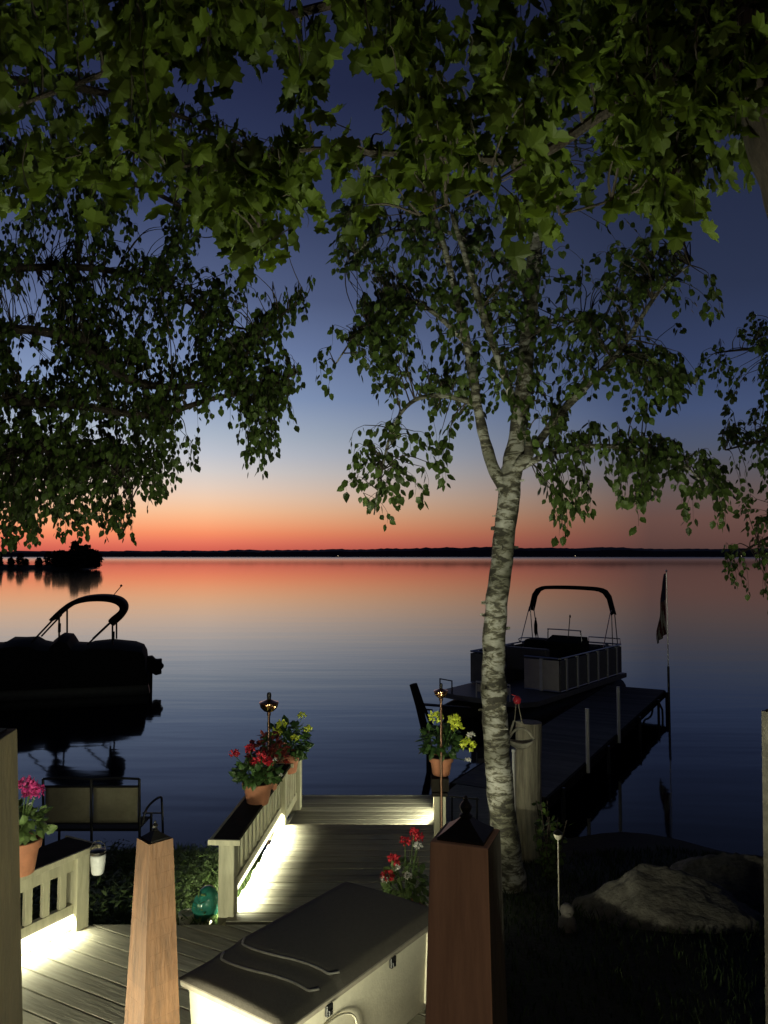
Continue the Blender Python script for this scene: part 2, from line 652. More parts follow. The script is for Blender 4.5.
xs = grid_axis(-120, 120, -9, 9, 0.3, 6)
ys = grid_axis(-60, 60, 3, 12, 0.25, 4)
g = MB()
g.v = [(x, y, ground_z(x, y)) for y in ys for x in xs]
nx = len(xs)
g.f = [(j * nx + i, j * nx + i + 1, (j + 1) * nx + i + 1, (j + 1) * nx + i) for j in range(len(ys) - 1) for i in range(nx - 1)]
g.m = [0] * len(g.f)
g.build('ground', M['ground'], smooth='all', kind='structure')

w = MB()
wy = [3, 30, 120, 600, 3000, 9000]
wx = [-9000, -1500, -200, 0, 200, 1500, 9000]
w.v = [(x, y, 0.0) for y in wy for x in wx]
w.f = [(j * 7 + i, j * 7 + i + 1, (j + 1) * 7 + i + 1, (j + 1) * 7 + i) for j in range(5) for i in range(6)]
w.m = [0] * len(w.f)
w.build('lake_water', M['water'], kind='structure')

# far wooded shore, 3 km away
h = MB()
prof = []
nseg = 700
for i in range(nseg + 1):
    x = -4200 + 8400 * i / nseg
    hgt = 20 + 7 * noise.noise(Vector((x * 0.0011, 3, 0))) + 4 * noise.noise(Vector((x * 0.006, 9, 0))) + 2.0 * noise.noise(Vector((x * 0.05, 1, 0))) + 1.6 * noise.noise(Vector((x * 0.021, 4, 0)))
    hgt *= 0.55 + 0.45 * min(1, max(0, (x + 1300) / 1500)) if x > -1300 else 0.55
    hgt += 3.0 * abs(noise.noise(Vector((x * 0.11, 5, 0))))
    prof.append((x, hgt * 1.75))
for x, z in prof:
    h.v += [(x, 3000 + 25 * math.sin(x * 0.004), -1), (x, 3030 + 25 * math.sin(x * 0.004), z * 0.7), (x, 3100, z), (x, 3900, z * 0.9)]
for i in range(nseg):
    for k in range(3):
        a = i * 4 + k
        h.f.append((a, a + 4, a + 5, a + 1))
h.m = [0] * len(h.f)
h.build('hills', M['hills'], kind='structure')

# lit houses on the far shore
hl = ['tiny lit house on the far shore just right of the dock flag',
      'tiny lit house on the far shore at the right edge behind hanging leaves',
      'tiny lit house on the far shore just right of the birch trunk',
      'tiny lit house on the far shore left of the birch, below the drooping branch']
for (px, lab, pw) in zip((693, 741, 575, 338), hl, (2, 2, 1.5, 1.5)):
    base = at(px, 556.5, 2990)
    base.z = 1.5
    t = thing('lake_house', lab, 'house', base, 0, 'lit houses on the far shore')
    b = MB()
    b.box((0, 0, 3), (12, 8, 6))
    wl = b.build('wall', M['house_wall'], t, local=True)
    b = MB()
    b.prism([(-6.6, -4.6, 6), (6.6, -4.6, 6), (6.6, 0, 9), (-6.6, 0, 9)], (0, 0, 0.3))
    b.prism([(-6.6, 4.6, 6), (6.6, 4.6, 6), (6.6, 0, 9), (-6.6, 0, 9)], (0, 0, 0.3))
    b.build('roof', M['hills'], t, local=True)
    b = MB()
    b.box((0, -4.05, 3.0), (pw, 0.1, 1.6))
    b.build('window', M['lamp_on'], t, local=True)

# wooded island on the left, 245 m out
isl = MB()
IY = 222
for j in range(9):
    for i in range(41):
        u = i / 40
        v = j / 8
        x = -170 + 84.0 * u
        y = IY - 1 + 26 * v
        env = max(0.0, math.sin(math.pi * v)) ** 0.6 * min(1, (1 - u) * 14)
        isl.v.append((x, y + 3 * (1 - min(1, (1 - u) * 10)) * (1 - 2 * v), -0.4 + 1.5 * env + 0.5 * noise.noise(Vector((x * 0.3, y * 0.3, 0)))))
for j in range(8):
    for i in range(40):
        a = j * 41 + i
        isl.f.append((a, a + 1, a + 42, a + 41))
isl.m = [0] * len(isl.f)
isl.build('island_ground', M['ground'], smooth='all', kind='structure')


def island_tree(conifer, hgt, wid, seed):
    random.seed(seed)
    t = thing('island_tree', 'dark tree in the row along the wooded island by the left edge', 'tree', (0, 0, 0), 0, 'trees on the island')
    b = MB()
    b.tube([(0, 0, -0.5), (0.1, 0, hgt * 0.5), (0, 0.05, hgt * 0.93)], [0.22, 0.15, 0.04], 6)
    b.build('trunk', M['twig'], t, local=True)
    c = MB()
    n = 900
    for k in range(n):
        q = rnd(0.02, 1)
        z = hgt * q
        if conifer:
            rr = wid * (1 - q) * (0.75 + 0.35 * math.sin(q * 45))
        else:
            rr = wid * math.sqrt(max(0.02, math.sin(math.pi * min(1, q * 0.85 + 0.13)))) * (0.8 + 0.3 * noise.noise(Vector((q * 5, seed, 0))))
        a = rnd(0, 6.283)
        r = rr * math.sqrt(rnd(0.05, 1)) * (1 + 0.3 * noise.noise(Vector((math.cos(a) * 2, math.sin(a) * 2, z))))
        leaf(c, Vector((r * math.cos(a), r * math.sin(a), z)), rdir(-1, 0.5), rdir(), rnd(0.5, 1.0), OVATE)
    c.build('crown', M['island_leaf'], t, local=True)
    return t


def copy_tree(o, parent=None):
    c = o.copy()
    COL.objects.link(c)
    if parent is not None:
        c.parent = parent
    for ch in [k for k in scene.objects if k.parent == o]:
        copy_tree(ch, c)
    return c


protos = [island_tree(False, 8.2, 2.6, 1), island_tree(False, 6.8, 2.9, 2), island_tree(True, 9.0, 1.9, 3), island_tree(False, 5.2, 2.4, 4)]
random.seed(11)
spots = [(97, 3), (92, 1), (87, 0), (82, 1), (76, 0), (71, 1), (66, 1), (60, 3), (55, 2), (49, 0), (44, 3), (38, 1), (33, 2), (27, 3), (21, 0), (15, 3), (8, 1), (2, 2), (-5, 0), (-12, 3), (89, 3), (79, 3), (63, 3), (-20, 1), (40, 3), (12, 3)]
used = set()
for (px, k) in spots:
    p = at(px - 1, 560, IY + rnd(2.5, 9))
    o = protos[k] if k not in used else copy_tree(protos[k])
    used.add(k)
    if px < 56 and random.random() < 0.45 and k in used:
        continue
    sc = rnd(0.75, 1.0) * (0.62 if px < 58 else 0.9)
    o.location = (p.x, p.y, 0.7)
    o.scale = (sc, sc, sc * rnd(0.9, 1.1))
    o.rotation_euler = (0, 0, rnd(0, 6))

# ---------------------------------------------------------------- decks
AX = R(-28.6)                      # the near deck, box, left rail and dock share this angle
U = Vector((math.sin(-AX), math.cos(AX), 0))     # lakeward
V = Vector((math.cos(AX), math.sin(AX), 0))      # to the right
DZ = 0.90
LP = Vector((-2.40, 6.22, 0))      # corner post of the left rail
# near deck: boards along V, clipped to the platform outline
import bmesh
db = MB()
bw, gap = 0.155, 0.012
for k in range(-34, 24):
    o = LP + U * (k * (bw + gap))
    x0 = o - V * 3.0
    x1 = o + V * 5.0
    db.beam(Vector((x0.x, x0.y, DZ - 0.018)), Vector((x1.x, x1.y, DZ - 0.018)), bw, 0.036)
me = bpy.data.meshes.new('deck')
me.from_pydata([tuple(Matrix.Rotation(-AX, 3, 'Z') @ Vector(p)) for p in db.v], [], db.f)
bm = bmesh.new()
bm.from_mesh(me)
rot = Matrix.Rotation(-AX, 3, 'Z')
cuts = [(Vector((0, 6.27, 0)), Vector((0, 1, 0))), (Vector((0.70, 0, 0)), Vector((1, 0, 0))), (Vector((0, 2.45, 0)), Vector((0, -1, 0))),
        (LP - V * 0.02, -V)]
for co, no in cuts:
    geom = bm.verts[:] + bm.edges[:] + bm.faces[:]
    bmesh.ops.bisect_plane(bm, geom=geom, plane_co=rot @ co, plane_no=rot @ no, clear_outer=True)
    bmesh.ops.holes_fill(bm, edges=[e for e in bm.edges if e.is_boundary], sides=6)
bm.to_mesh(me)
bm.free()
me.materials.append(M['deck'])
deck = bpy.data.objects.new('deck', me)
COL.objects.link(deck)
deck.rotation_euler = (0, 0, AX)
deck['kind'] = 'structure'
md = deck.modifiers.new('bevel', 'BEVEL')
md.width = 0.004
md.segments = 1
# joists and fascia under the near deck
fb = MB()
fb.box((-0.86, 6.29, DZ - 0.13), (3.06, 0.035, 0.18))
c0 = LP - V * 0.045
fb.beam((c0 - U * 0.0).to_3d() + Vector((0, 0, DZ - 0.13)), c0 - U * 4.0 + Vector((0, 0, DZ - 0.13)), 0.035, 0.18)
fb.box((0.72, 4.3, DZ - 0.13), (0.035, 3.9, 0.18))
fb.box((-0.85, 4.6, DZ - 0.1), (2.4, 0.05, 0.14))
fb.build('deck_fascia', M['rail'], kind='structure')

# walkway
WLx = lambda y: -1.27 + 0.065 * (y - 6.44) + 0.02
wk = MB()
y = 6.32
k = 0
while y < 8.50:
    x0, x1 = WLx(y), 0.60
    bwid = 0.139
    wk.box(((x0 + x1) / 2 + 0.01 * rnd(-1, 1), y + bwid / 2, DZ - 0.018 + 0.0015 * rnd(-1, 1)), (x1 - x0, bwid, 0.036), R(rnd(-0.15, 0.15)))
    y += bwid + 0.010
wk_end = y
PZ = 0.75
y = wk_end + 0.02
while y < 9.95:
    x0, x1 = WLx(y), 0.62
    wk.box(((x0 + x1) / 2, y + 0.07, PZ - 0.018), (x1 - x0, 0.14, 0.036), R(rnd(-0.15, 0.15)))
    y += 0.146
o = wk.build('walkway', M['deck'], kind='structure', bevel=0.004)
fr = MB()
fr.box((-0.33, wk_end + 0.002, DZ - 0.09), (1.84, 0.03, 0.15))
fr.box((-0.24, y + 0.02, PZ - 0.08), (1.7, 0.03, 0.16))
fr.beam((WLx(6.3) - 0.02, 6.33, DZ - 0.13), (WLx(9.9) - 0.02, 9.9, DZ - 0.26), 0.03, 0.18)
fr.beam((0.635, 6.33, DZ - 0.13), (0.65, 9.9, DZ - 0.26), 0.03, 0.18)
for yy in (6.6, 8.4, 9.8):
    for xx in (-1.1, 0.5):
        fr.box((xx, yy, 0.22), (0.1, 0.1, 0.95))
fr.build('walkway_frame', M['rail'], kind='structure')


# ---------------------------------------------------------------- railings
def railing(name, label, posts, ztops, zb, capw, nb, post_w=0.13, capmat='rail_dark', cap_off=0.0, rail_z=0.16, post_tops=None, capfront=None, group=None, kick=True):
    posts = [Vector((p[0], p[1], 0)) for p in posts]
    t = thing(name, label, 'railing', (posts[0].x, posts[0].y, zb[0]), 0, group)
    for p, zt, z0 in zip(posts, ztops, zb):
        b = MB()
        d = (posts[-1] - posts[0]).normalized()
        b.box((p.x, p.y, (zt + z0 - 0.5) / 2), (post_w, post_w, zt - z0 + 0.5), math.atan2(d.y, d.x))
        b.build('post', M['rail'], t, bevel=0.006)
    for i in range(len(posts) - 1):
        a, c = posts[i], posts[i + 1]
        za, zc = ztops[i], ztops[i + 1] if i + 1 == len(posts) - 1 or ztops[i] == ztops[i + 1] else ztops[i + 1]
        if i + 1 < len(posts) - 1:
            zc = za
        d = (c - a).normalized()
        s = Vector((-d.y, d.x, 0))
        b = MB()
        e0 = a - d * (post_w / 2 + 0.05 if i == 0 else -post_w / 2)
        e1 = c + d * (post_w / 2 + 0.02)
        off = s * cap_off
        b.beam(e0 + off + Vector((0, 0, za + 0.02)), e1 + off + Vector((0, 0, zc + 0.02)), capw, 0.038)
        b.build('cap', M[capmat], t, bevel=0.006)
        if capfront:
            b = MB()
            b.beam(e0 + off - s * (capw / 2 + 0.012) * capfront + Vector((0, 0, za + 0.019)), e1 + off - s * (capw / 2 + 0.012) * capfront + Vector((0, 0, zc + 0.019)), 0.022, 0.044)
            b.box(tuple(e0 + off - d * 0.012 + Vector((0, 0, za + 0.019))), (0.022, capw + 0.06, 0.044), math.atan2(d.y, d.x))
            b.build('cap_edge', M['rail'], t, bevel=0.004)
        zb_ = zb[i] if i == 0 else zb[i + 1]
        b = MB()
        b.beam(a + d * post_w / 2 + Vector((0, 0, za - 0.06)), c - d * post_w / 2 + Vector((0, 0, zc - 0.06)), 0.045, 0.11)
        b.build('top_rail', M['rail'], t, bevel=0.004)
        b = MB()
        b.beam(a + d * post_w / 2 + Vector((0, 0, zb_ + rail_z)), c - d * post_w / 2 + Vector((0, 0, zb_ + rail_z)), 0.045, 0.09)
        b.build('bottom_rail', M['rail'], t, bevel=0.004)
        if kick and i == 0:
            b = MB()
            b.beam(a + d * post_w / 2 + Vector((0, 0, zb_ + 0.056)), c - d * post_w / 2 + Vector((0, 0, zb_ + 0.056)), 0.02, 0.104)
            b.build('kick_board', M['rail'], t)
        n = nb[i]
        L = (c - a).length
        for k in range(n):
            f = (k + 1) / (n + 1)
            p = a + (c - a) * f
            zt = za + (zc - za) * f - 0.115
            b = MB()
            b.box((p.x, p.y, (zt + zb_ + rail_z + 0.045) / 2), (0.045 if post_w < 0.12 or capmat == 'x' else 0.06, 0.034, zt - zb_ - rail_z - 0.045), math.atan2(d.y, d.x))
            b.build('baluster', M['rail'], t, bevel=0.003)
    return t


P1, P2, P3 = (-1.27, 6.46), (-1.125, 8.56), (-1.07, 9.55)
railing('deck_railing', 'low wooden walkway railing with flower pots on its dark cap, lit from below', [P1, P2, P3], [1.49, 1.49, 1.34], [DZ, DZ, PZ], 0.205, [13, 6], capfront=-1, kick=False)
Q = LP - U * 2.4
railing('deck_railing', 'low wooden railing with three visible balusters and a wide dark cap behind the left post', [(LP.x, LP.y), (Q.x, Q.y)], [1.475, 1.475], [DZ, DZ], 0.34, [15], post_w=0.12, cap_off=-0.1, capfront=-1)
rr = railing('deck_railing', 'short wooden railing by the birch, its pale end post carrying a yellow flower pot', [(0.58, 8.2), (0.66, 9.6)], [1.33, 1.20], [DZ, PZ], 0.16, [8], post_w=0.125)
b = MB()
b.box((0.58, 8.2, 1.44), (0.18, 0.18, 0.135))
b.build('post_block', M['rail_dark'], rr, bevel=0.006)

# led strips: thin tape + its light, under the rails


def led(a, b, direction, power, label):
    m = MB()
    d = Vector(direction).normalized()
    m.beam(Vector(a) - d * 0.012, Vector(b) - d * 0.012, 0.012, 0.02)
    o = tag(m.build('led_strip', M['led']), label, 'light strip', 'led strips under the railings')
    l = strip_light('led_light', a, b, direction, power)
    return o


led((-1.24, 6.5, DZ + 0.108), (-1.095, 8.5, DZ + 0.108), (0.05, 0, -1), 105, 'glowing light strip under the walkway railing with the flower pots')
a = LP - U * 2.3 + V * 0.03
c = LP - U * 0.05 + V * 0.03
led((a.x, a.y, DZ + 0.108), (c.x, c.y, DZ + 0.108), V * 0.35 + Vector((0, 0, -1)), 38, 'glowing light strip under the left railing with the wide dark cap')
led((0.56, 8.62, PZ + 0.12), (0.60, 9.4, PZ + 0.12), (-0.6, 0.25, 0.05), 20, 'glowing light strip beside the pale post at the far end of the walkway')


led((0.64, 6.5, DZ + 0.03), (0.64, 7.6, DZ + 0.03), (0.45, 0.3, 1.0), 11, 'glowing light strip along the walkway edge hidden behind the reddish brown post')

# ---------------------------------------------------------------- upper deck (under the camera)
ud = MB()
for k in range(16):
    ud.box((-0.2, 2.12 - k * 0.146, 2.18), (6.4, 0.14, 0.036))
ud.box((-0.2, 2.21, 2.06), (6.4, 0.035, 0.24))
for xx in (-3.2, -1.6, 1.4, 2.8):
    ud.box((xx, 2.1, 1.2), (0.13, 0.13, 1.95))
ud.build('upper_deck', M['deck'], kind='structure')
# added flood on the upper deck edge to light the leaves and trunk
m = MB()
m.box((0.2, 2.235, 1.98), (1.0, 0.012, 0.02))
tag(m.build('led_strip', M['led']), 'added light strip on the upper deck edge, out of view, lighting the trees', 'light strip', 'led strips under the railings')
strip_light('added_tree_flood', (-0.3, 2.25, 1.97), (0.7, 2.25, 1.97), (-0.12, 0.64, 0.82), 118, COOL, 0.04, 142)
strip_light('stair_light', (-1.2, 3.0, 1.05), (-0.7, 2.85, 1.05), (0.2, 1, 0.1), 36, LED, 0.03, 118)
strip_light('rail_light', (-2.75, 3.9, 1.02), (-2.35, 3.3, 1.02), (0.9, 0.5, 0.05), 50, LED, 0.03, 150)
# porch lantern on the house behind the camera
t = thing('porch_lantern', 'black porch lantern on the house behind the viewpoint', 'lamp', (1.2, -2.2, 4.6))
b = MB()
b.lathe([(0.09, 0), (0.1, 0.02), (0.1, 0.03), (0.02, 0.05)], (0, 0, -0.14))
b.lathe([(0.11, 0.12), (0.1, 0.15), (0.02, 0.2)])
for k in range(4):
    b.tube([(0.08 * math.cos(k * 1.571), 0.08 * math.sin(k * 1.571), -0.1), (0.09 * math.cos(k * 1.571), 0.09 * math.sin(k * 1.571), 0.13)], 0.006, 6)
b.build('cage', M['black_metal'], t, local=True)
b = MB()
b.lathe([(0.01, -0.05), (0.03, -0.03), (0.035, 0.0), (0.02, 0.05), (0.005, 0.06)])
b.build('bulb', M['lamp_on'], t, local=True)
pl = bpy.data.lights.new('porch_light', 'POINT')
pl.energy = 70
pl.color = (1.0, 0.80, 0.52)
pl.shadow_soft_size = 0.06
po = bpy.data.objects.new('porch_light', pl)
COL.objects.link(po)
po.location = (1.2, -2.0, 4.5)


# ---------------------------------------------------------------- tapered posts
def tapered_post(label, loc, rz, wt, wb, ztop, zbot, mats, courses=0, mcap='black_metal', finial=True):
    t = thing('tapered_post', label, 'post', (loc[0], loc[1], zbot), rz, 'tapered wooden posts around the steps')
    H = ztop - zbot
    b = MB()

    def ring(z):
        wv = (wb + (wt - wb) * (z / H)) / 2
        return [(-wv, -wv, z), (wv, -wv, z), (wv, wv, z), (-wv, wv, z)]
    if courses:
        for k in range(courses):
            z0, z1 = H * k / courses, H * (k + 1) / courses - 0.0008
            lo, hi = ring(z0), ring(z1)
            lo = [(x * 1.006 + rnd(-0.001, 0.001), y * 1.006, z) for x, y, z in lo]
            p = lo + hi
            b.add(p, [(0, 3, 2, 1), (4, 5, 6, 7), (0, 1, 5, 4), (1, 2, 6, 5), (2, 3, 7, 6), (3, 0, 4, 7)])
    else:
        p = ring(0) + ring(H)
        fs = [(0, 3, 2, 1), (4, 5, 6, 7), (0, 1, 5, 4), (1, 2, 6, 5), (2, 3, 7, 6), (3, 0, 4, 7)]
        b.add(p, fs)
        # faces: 2 front(-y) 3 right(+x) 4 back 5 left
        b.m = [0, 0, 0, 1, 0, 1]  # side faces take the second material, darker than the front on the brown post
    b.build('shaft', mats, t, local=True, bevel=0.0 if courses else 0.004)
    c = MB()
    w2 = wt / 2 + 0.012
    w2 = wt / 2 * 0.8
    prf = [(w2, -0.004), (w2, 0.007), (w2 * 0.74, 0.017), (w2 * 0.45, 0.03), (w2 * 0.2, 0.044)]
    vs, fs = [], []
    for r, z in prf:
        vs += [(-r, -r, H + z), (r, -r, H + z), (r, r, H + z), (-r, r, H + z)]
    for i in range(len(prf) - 1):
        for k in range(4):
            a_, b_ = i * 4 + k, i * 4 + (k + 1) % 4
            fs.append((a_, b_, b_ + 4, a_ + 4))
    fs.append((3, 2, 1, 0))
    n = len(prf) * 4
    fs.append((n - 4, n - 3, n - 2, n - 1))
    c.add(vs, fs)
    cap = c.build('cap', M[mcap], t, local=True)
    c = MB()
    c.lathe([(0.014, 0.058), (0.017, 0.064), (0.009, 0.07), (0.013, 0.078), (0.016, 0.086), (0.011, 0.094), (0.005, 0.1), (0.006, 0.106), (0.002, 0.112)], (0, 0, H - 0.016), 14)
    c.build('finial', M[mcap], cap, local=True, smooth=True)
    return t


p = at(155, 838, 4.4)
tapered_post('pale cedar post with stacked board courses and black cap, left of the deck box', (p.x, p.y), R(45), 0.142, 0.24, p.z, DZ, [M['cedar']], courses=16)
p = at(466, 840, 1.95)
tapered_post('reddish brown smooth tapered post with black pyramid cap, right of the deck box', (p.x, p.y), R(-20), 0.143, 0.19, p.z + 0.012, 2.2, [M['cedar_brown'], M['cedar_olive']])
p = at(-37, 738, 2.9)
tapered_post('dim olive brown tapered post cut off by the left edge', (p.x, p.y), R(8), 0.29, 0.44, p.z, DZ, [M['cedar_olive'], M['cedar_olive']])
p = at(783, 712, 4.5)
tapered_post('pale rough post barely seen at the right edge', (p.x, p.y), R(20), 0.16, 0.2, p.z, 0.7, [M['pale_post'], M['pale_post']])

# ---------------------------------------------------------------- deck box
A_ = atz(180, 968, 1.50)
B_ = atz(297, 1009, 1.50)
C_ = atz(345, 878, 1.50)
eL = (C_ - A_)
eL.z = 0
Lb = eL.length
ud_ = eL.normalized()
vd_ = Vector((ud_.y, -ud_.x, 0))
Wb = (B_ - A_).dot(vd_)
cen = A_ + ud_ * Lb / 2 + vd_ * Wb / 2
rzb = math.atan2(ud_.y, ud_.x)   # local x along the length
t = thing('deck_box', 'large beige storage box with dark grey stepped lid standing on the deck', 'storage box', (cen.x, cen.y, DZ), rzb)
hl, hw = Lb / 2, Wb / 2


def rrect(hx, hy, r, z, n=5):
    out = []
    for cx, cy, a0 in ((hx - r, hy - r, 0), (-hx + r, hy - r, 90), (-hx + r, -hy + r, 180), (hx - r, -hy + r, 270)):
        for k in range(n + 1):
            a = R(a0 + 90 * k / n)
            out.append((cx + r * math.cos(a), cy + r * math.sin(a), z))
    return out


def loft(mb, rings, mi=0):
    n = len(rings[0])
    vs = [p for r in rings for p in r]
    fs = []
    for i in range(len(rings) - 1):
        for k in range(n):
            a, b2 = i * n + k, i * n + (k + 1) % n
            fs.append((a, b2, b2 + n, a + n))
    fs.append(tuple(range(n))[::-1])
    fs.append(tuple((len(rings) - 1) * n + k for k in range(n)))
    mb.add(vs, fs, mi)


b = MB()
loft(b, [rrect(hl - 0.05, hw - 0.05, 0.05, 0.0), rrect(hl - 0.045, hw - 0.045, 0.05, 0.02), rrect(hl - 0.02, hw - 0.02, 0.05, 0.50), rrect(hl - 0.005, hw - 0.005, 0.05, 0.51), rrect(hl - 0.003, hw - 0.003, 0.05, 0.545)])
# vertical ribs and a panel arch pressed in the long sides
for s in (-1, 1):
    for xx in (-0.42 * Lb, 0.42 * Lb):
        b.box((xx, s * (hw - 0.03), 0.26), (0.03, 0.03, 0.44))
b.build('body', M['box_body'], t, local=True, smooth=True)
b = MB()


def lidz(x):
    # three levels stepping down towards the near end, soft S steps
    s1 = 1 / (1 + math.exp(-(x + hl - 0.42) / 0.012))
    s2 = 1 / (1 + math.exp(-(x + hl - 0.25) / 0.012))
    return 0.565 + 0.016 * s1 + 0.014 * s2


nxl, nyl = 90, 24
vs, fs = [], []
for j in range(nyl + 1):
    for i in range(nxl + 1):
        x = -hl - 0.008 + (2 * hl + 0.016) * i / nxl
        yv = -hw - 0.008 + (2 * hw + 0.016) * j / nyl
        ex = min(1, (hl + 0.008 - abs(x)) / 0.05)
        ey = min(1, (hw + 0.008 - abs(yv)) / 0.05)
        edge = 1 - (1 - min(ex, ey)) ** 2
        wav = 0.03 * math.sin(yv / hw * 2.6)
        crown = 0.012 * (1 - (yv / hw) ** 2)
        vs.append((x, yv, 0.545 + (lidz(x + wav) - 0.545 + crown) * max(0.02, edge)))
nn = nxl + 1
for j in range(nyl):
    for i in range(nxl):
        a = j * nn + i
        fs.append((a, a + 1, a + nn + 1, a + nn))
b.add(vs, fs)
lid = b.build('lid', M['box_lid'], t, local=True, smooth='all')
rim = MB()
loft(rim, [rrect(hl + 0.008, hw + 0.008, 0.04, 0.512), rrect(hl + 0.012, hw + 0.012, 0.04, 0.52), rrect(hl + 0.012, hw + 0.012, 0.04, 0.54), rrect(hl + 0.006, hw + 0.006, 0.04, 0.5465)])
rim.build('lid_rim', M['lid_rim'], lid, local=True, smooth=True)


def lid_ridge(x0):
    pts = []
    for k in range(41):
        q = -1 + 2 * k / 40
        yv = q * (hw - 0.045)
        x = x0 - 0.03 * math.sin(q * 2.6)
        # ends curl towards the far end
        e = max(0, abs(q) - 0.86) / 0.14
        x += 0.05 * e * e
        ex = 1
        crown = 0.012 * (1 - (yv / hw) ** 2)
        ey = min(1, (hw + 0.008 - abs(yv)) / 0.05)
        z = 0.545 + (lidz(x + 0.03 * math.sin(q * 2.6)) - 0.545 + crown) * (1 - (1 - ey) ** 2)
        pts.append((x, yv, z + 0.002))
    r = MB()
    r.tube(pts, 0.0075, 6)
    r.build('ridge', M['box_line'], lid, local=True, smooth='all')


lid_ridge(-hl + 0.25)
lid_ridge(-hl + 0.42)
for xx in (-0.28 * Lb, 0.12 * Lb):
    b = MB()
    b.box((xx, -hw - 0.012, 0.49), (0.05, 0.02, 0.06))
    b.box((xx, -hw - 0.024, 0.48), (0.03, 0.01, 0.03))
    b.build('latch', M['dark_metal'], t, local=True, bevel=0.004)
b = MB()
b.tube(spline([(-hl + 0.37 + xx0, -hw + 0.014, zz) for xx0, zz in ((-0.25, 0.04), (-0.24, 0.25), (-0.2, 0.34), (-0.1, 0.39), (0.0, 0.4), (0.1, 0.39), (0.2, 0.34), (0.24, 0.25), (0.25, 0.04))]), 0.006, 6)
b.build('panel_arch', M['box_body'], t, local=True, smooth='all')


# ---------------------------------------------------------------- plants in pots
def pot_plant(label, loc, pot_r, pot_h, spread, height, heads, leafmat='leaf_pot', nleaf=170, lsize=0.06, potmat='terracotta', shape=OVATE, group='flower pots on the deck', extra=None, headr=0.045, sag=0.0):
    t = thing('flower_pot', label, 'flower pot', loc, rnd(0, 6), group)
    b = MB()
    b.lathe([(pot_r * 0.66, 0), (pot_r * 0.7, 0.005), (pot_r * 0.9, pot_h * 0.74), (pot_r * 1.02, pot_h * 0.75), (pot_r * 1.05, pot_h * 0.98), (pot_r * 1.02, pot_h), (pot_r * 0.9, pot_h), (pot_r * 0.86, pot_h * 0.9)], n=28)
    b.build('pot', M[potmat], t, local=True, smooth=True)
    b = MB()
    b.lathe([(0.001, pot_h * 0.905), (pot_r * 0.5, pot_h * 0.93), (pot_r * 0.875, pot_h * 0.905)], n=20)
    b.build('soil', M['soil'], t, local=True)
    inv = ROOT[t.name].inverted()
    f = MB()
    for k in range(16):
        a = rnd(0, 6.283)
        e = Vector((math.cos(a) * spread * rnd(0.3, 1), math.sin(a) * spread * rnd(0.3, 1), pot_h + height * rnd(0.2, 0.85)))
        f.tube([(0, 0, pot_h * 0.85), (e.x * 0.5, e.y * 0.5, (pot_h + e.z) / 2 + 0.03), e], [0.006, 0.005, 0.002], 4)
    for k in range(nleaf):
        d = rdir(-0.35 - sag, 1)
        rr_ = rnd(0.45, 1) ** 0.6
        p = Vector((d.x * spread * rr_, d.y * spread * rr_, pot_h + height * 0.33 + d.z * height * 0.55 * rr_))
        leaf(f, p, (d + rdir() * 0.7 + Vector((0, 0, -0.2))), (d + Vector((0, 0, 0.6)) + rdir() * 0.5), lsize * rnd(0.6, 1.25), shape, 0.25)
    for (hx, hy, hz, mname, r) in heads:
        w_ = inv @ Vector((loc[0] + hx, loc[1] + hy, loc[2] + hz))
        f.tube([w_ - Vector((0, 0, r * 0.2)), w_ * 0.6 + Vector((0, 0, 0.4 * pot_h)), Vector((0, 0, pot_h * 0.9))], [0.004, 0.004, 0.005], 4)
    f.build('foliage', M[leafmat], t, local=True)
    for (hx, hy, hz, mname, r) in heads:
        w_ = inv @ Vector((loc[0] + hx, loc[1] + hy, loc[2] + hz))
        hb = MB()
        n = 60 if r > 0.035 else 24
        for k in range(n):
            d = rdir(-0.5, 1)
            leaf(hb, w_ + Vector((d.x, d.y, d.z * 0.8)) * r * rnd(0.45, 0.75), d + rdir() * 0.9, d + rdir() * 0.5, r * rnd(0.35, 0.6), OVATE, 0.3)
        hb.build('flower_head', M[mname], t, local=True)
    return t


def heads_at(loc, Y, pix, mname, r):
    out = []
    for (px, py) in pix:
        q = at(px, py, Y + rnd(-0.06, 0.06))
        out.append((q.x - loc[0], q.y - loc[1], q.z - loc[2], mname, r * rnd(0.85, 1.15)))
    return out


L1 = (-1.17, 7.3, 1.51)
pot_plant('terracotta pot of red geraniums at the near end of the walkway railing', L1, 0.14, 0.2, 0.2, 0.22,
          heads_at(L1, 7.2, [(234, 754), (250, 749), (262, 757), (268, 762), (256, 762)], 'red_petal', 0.055) + heads_at(L1, 6.95, [(281, 775), (275, 760)], 'white_petal', 0.025), nleaf=260, lsize=0.075)
L1b = (-1.14, 7.75, 1.51)
pot_plant('terracotta pot of dark red foliage between the geraniums and the yellow flowers', L1b, 0.12, 0.18, 0.2, 0.42, [], 'darkred_petal', 170, 0.06)
L2 = (-1.08, 8.75, 1.40)
pot_plant('terracotta pot of pale yellow flowers at the far end of the walkway railing', L2, 0.15, 0.22, 0.24, 0.36,
          heads_at(L2, 8.55, [(277, 732), (282, 724), (295, 738), (302, 716), (308, 729)], 'yellow_petal', 0.062), nleaf=300, lsize=0.09, sag=0.5)
L3 = (0.60, 8.25, 1.51)
pot_plant('terracotta pot of bright yellow flowers on the post beside the birch', L3, 0.125, 0.19, 0.21, 0.38,
          heads_at(L3, 8.0, [(436, 718), (457, 727), (454, 720), (468, 745)], 'yellow_petal', 0.085) + heads_at(L3, 8.0, [(471, 735), (468, 760)], 'white_petal', 0.04), nleaf=190, lsize=0.085)
L4 = (0.17, 6.15, DZ)
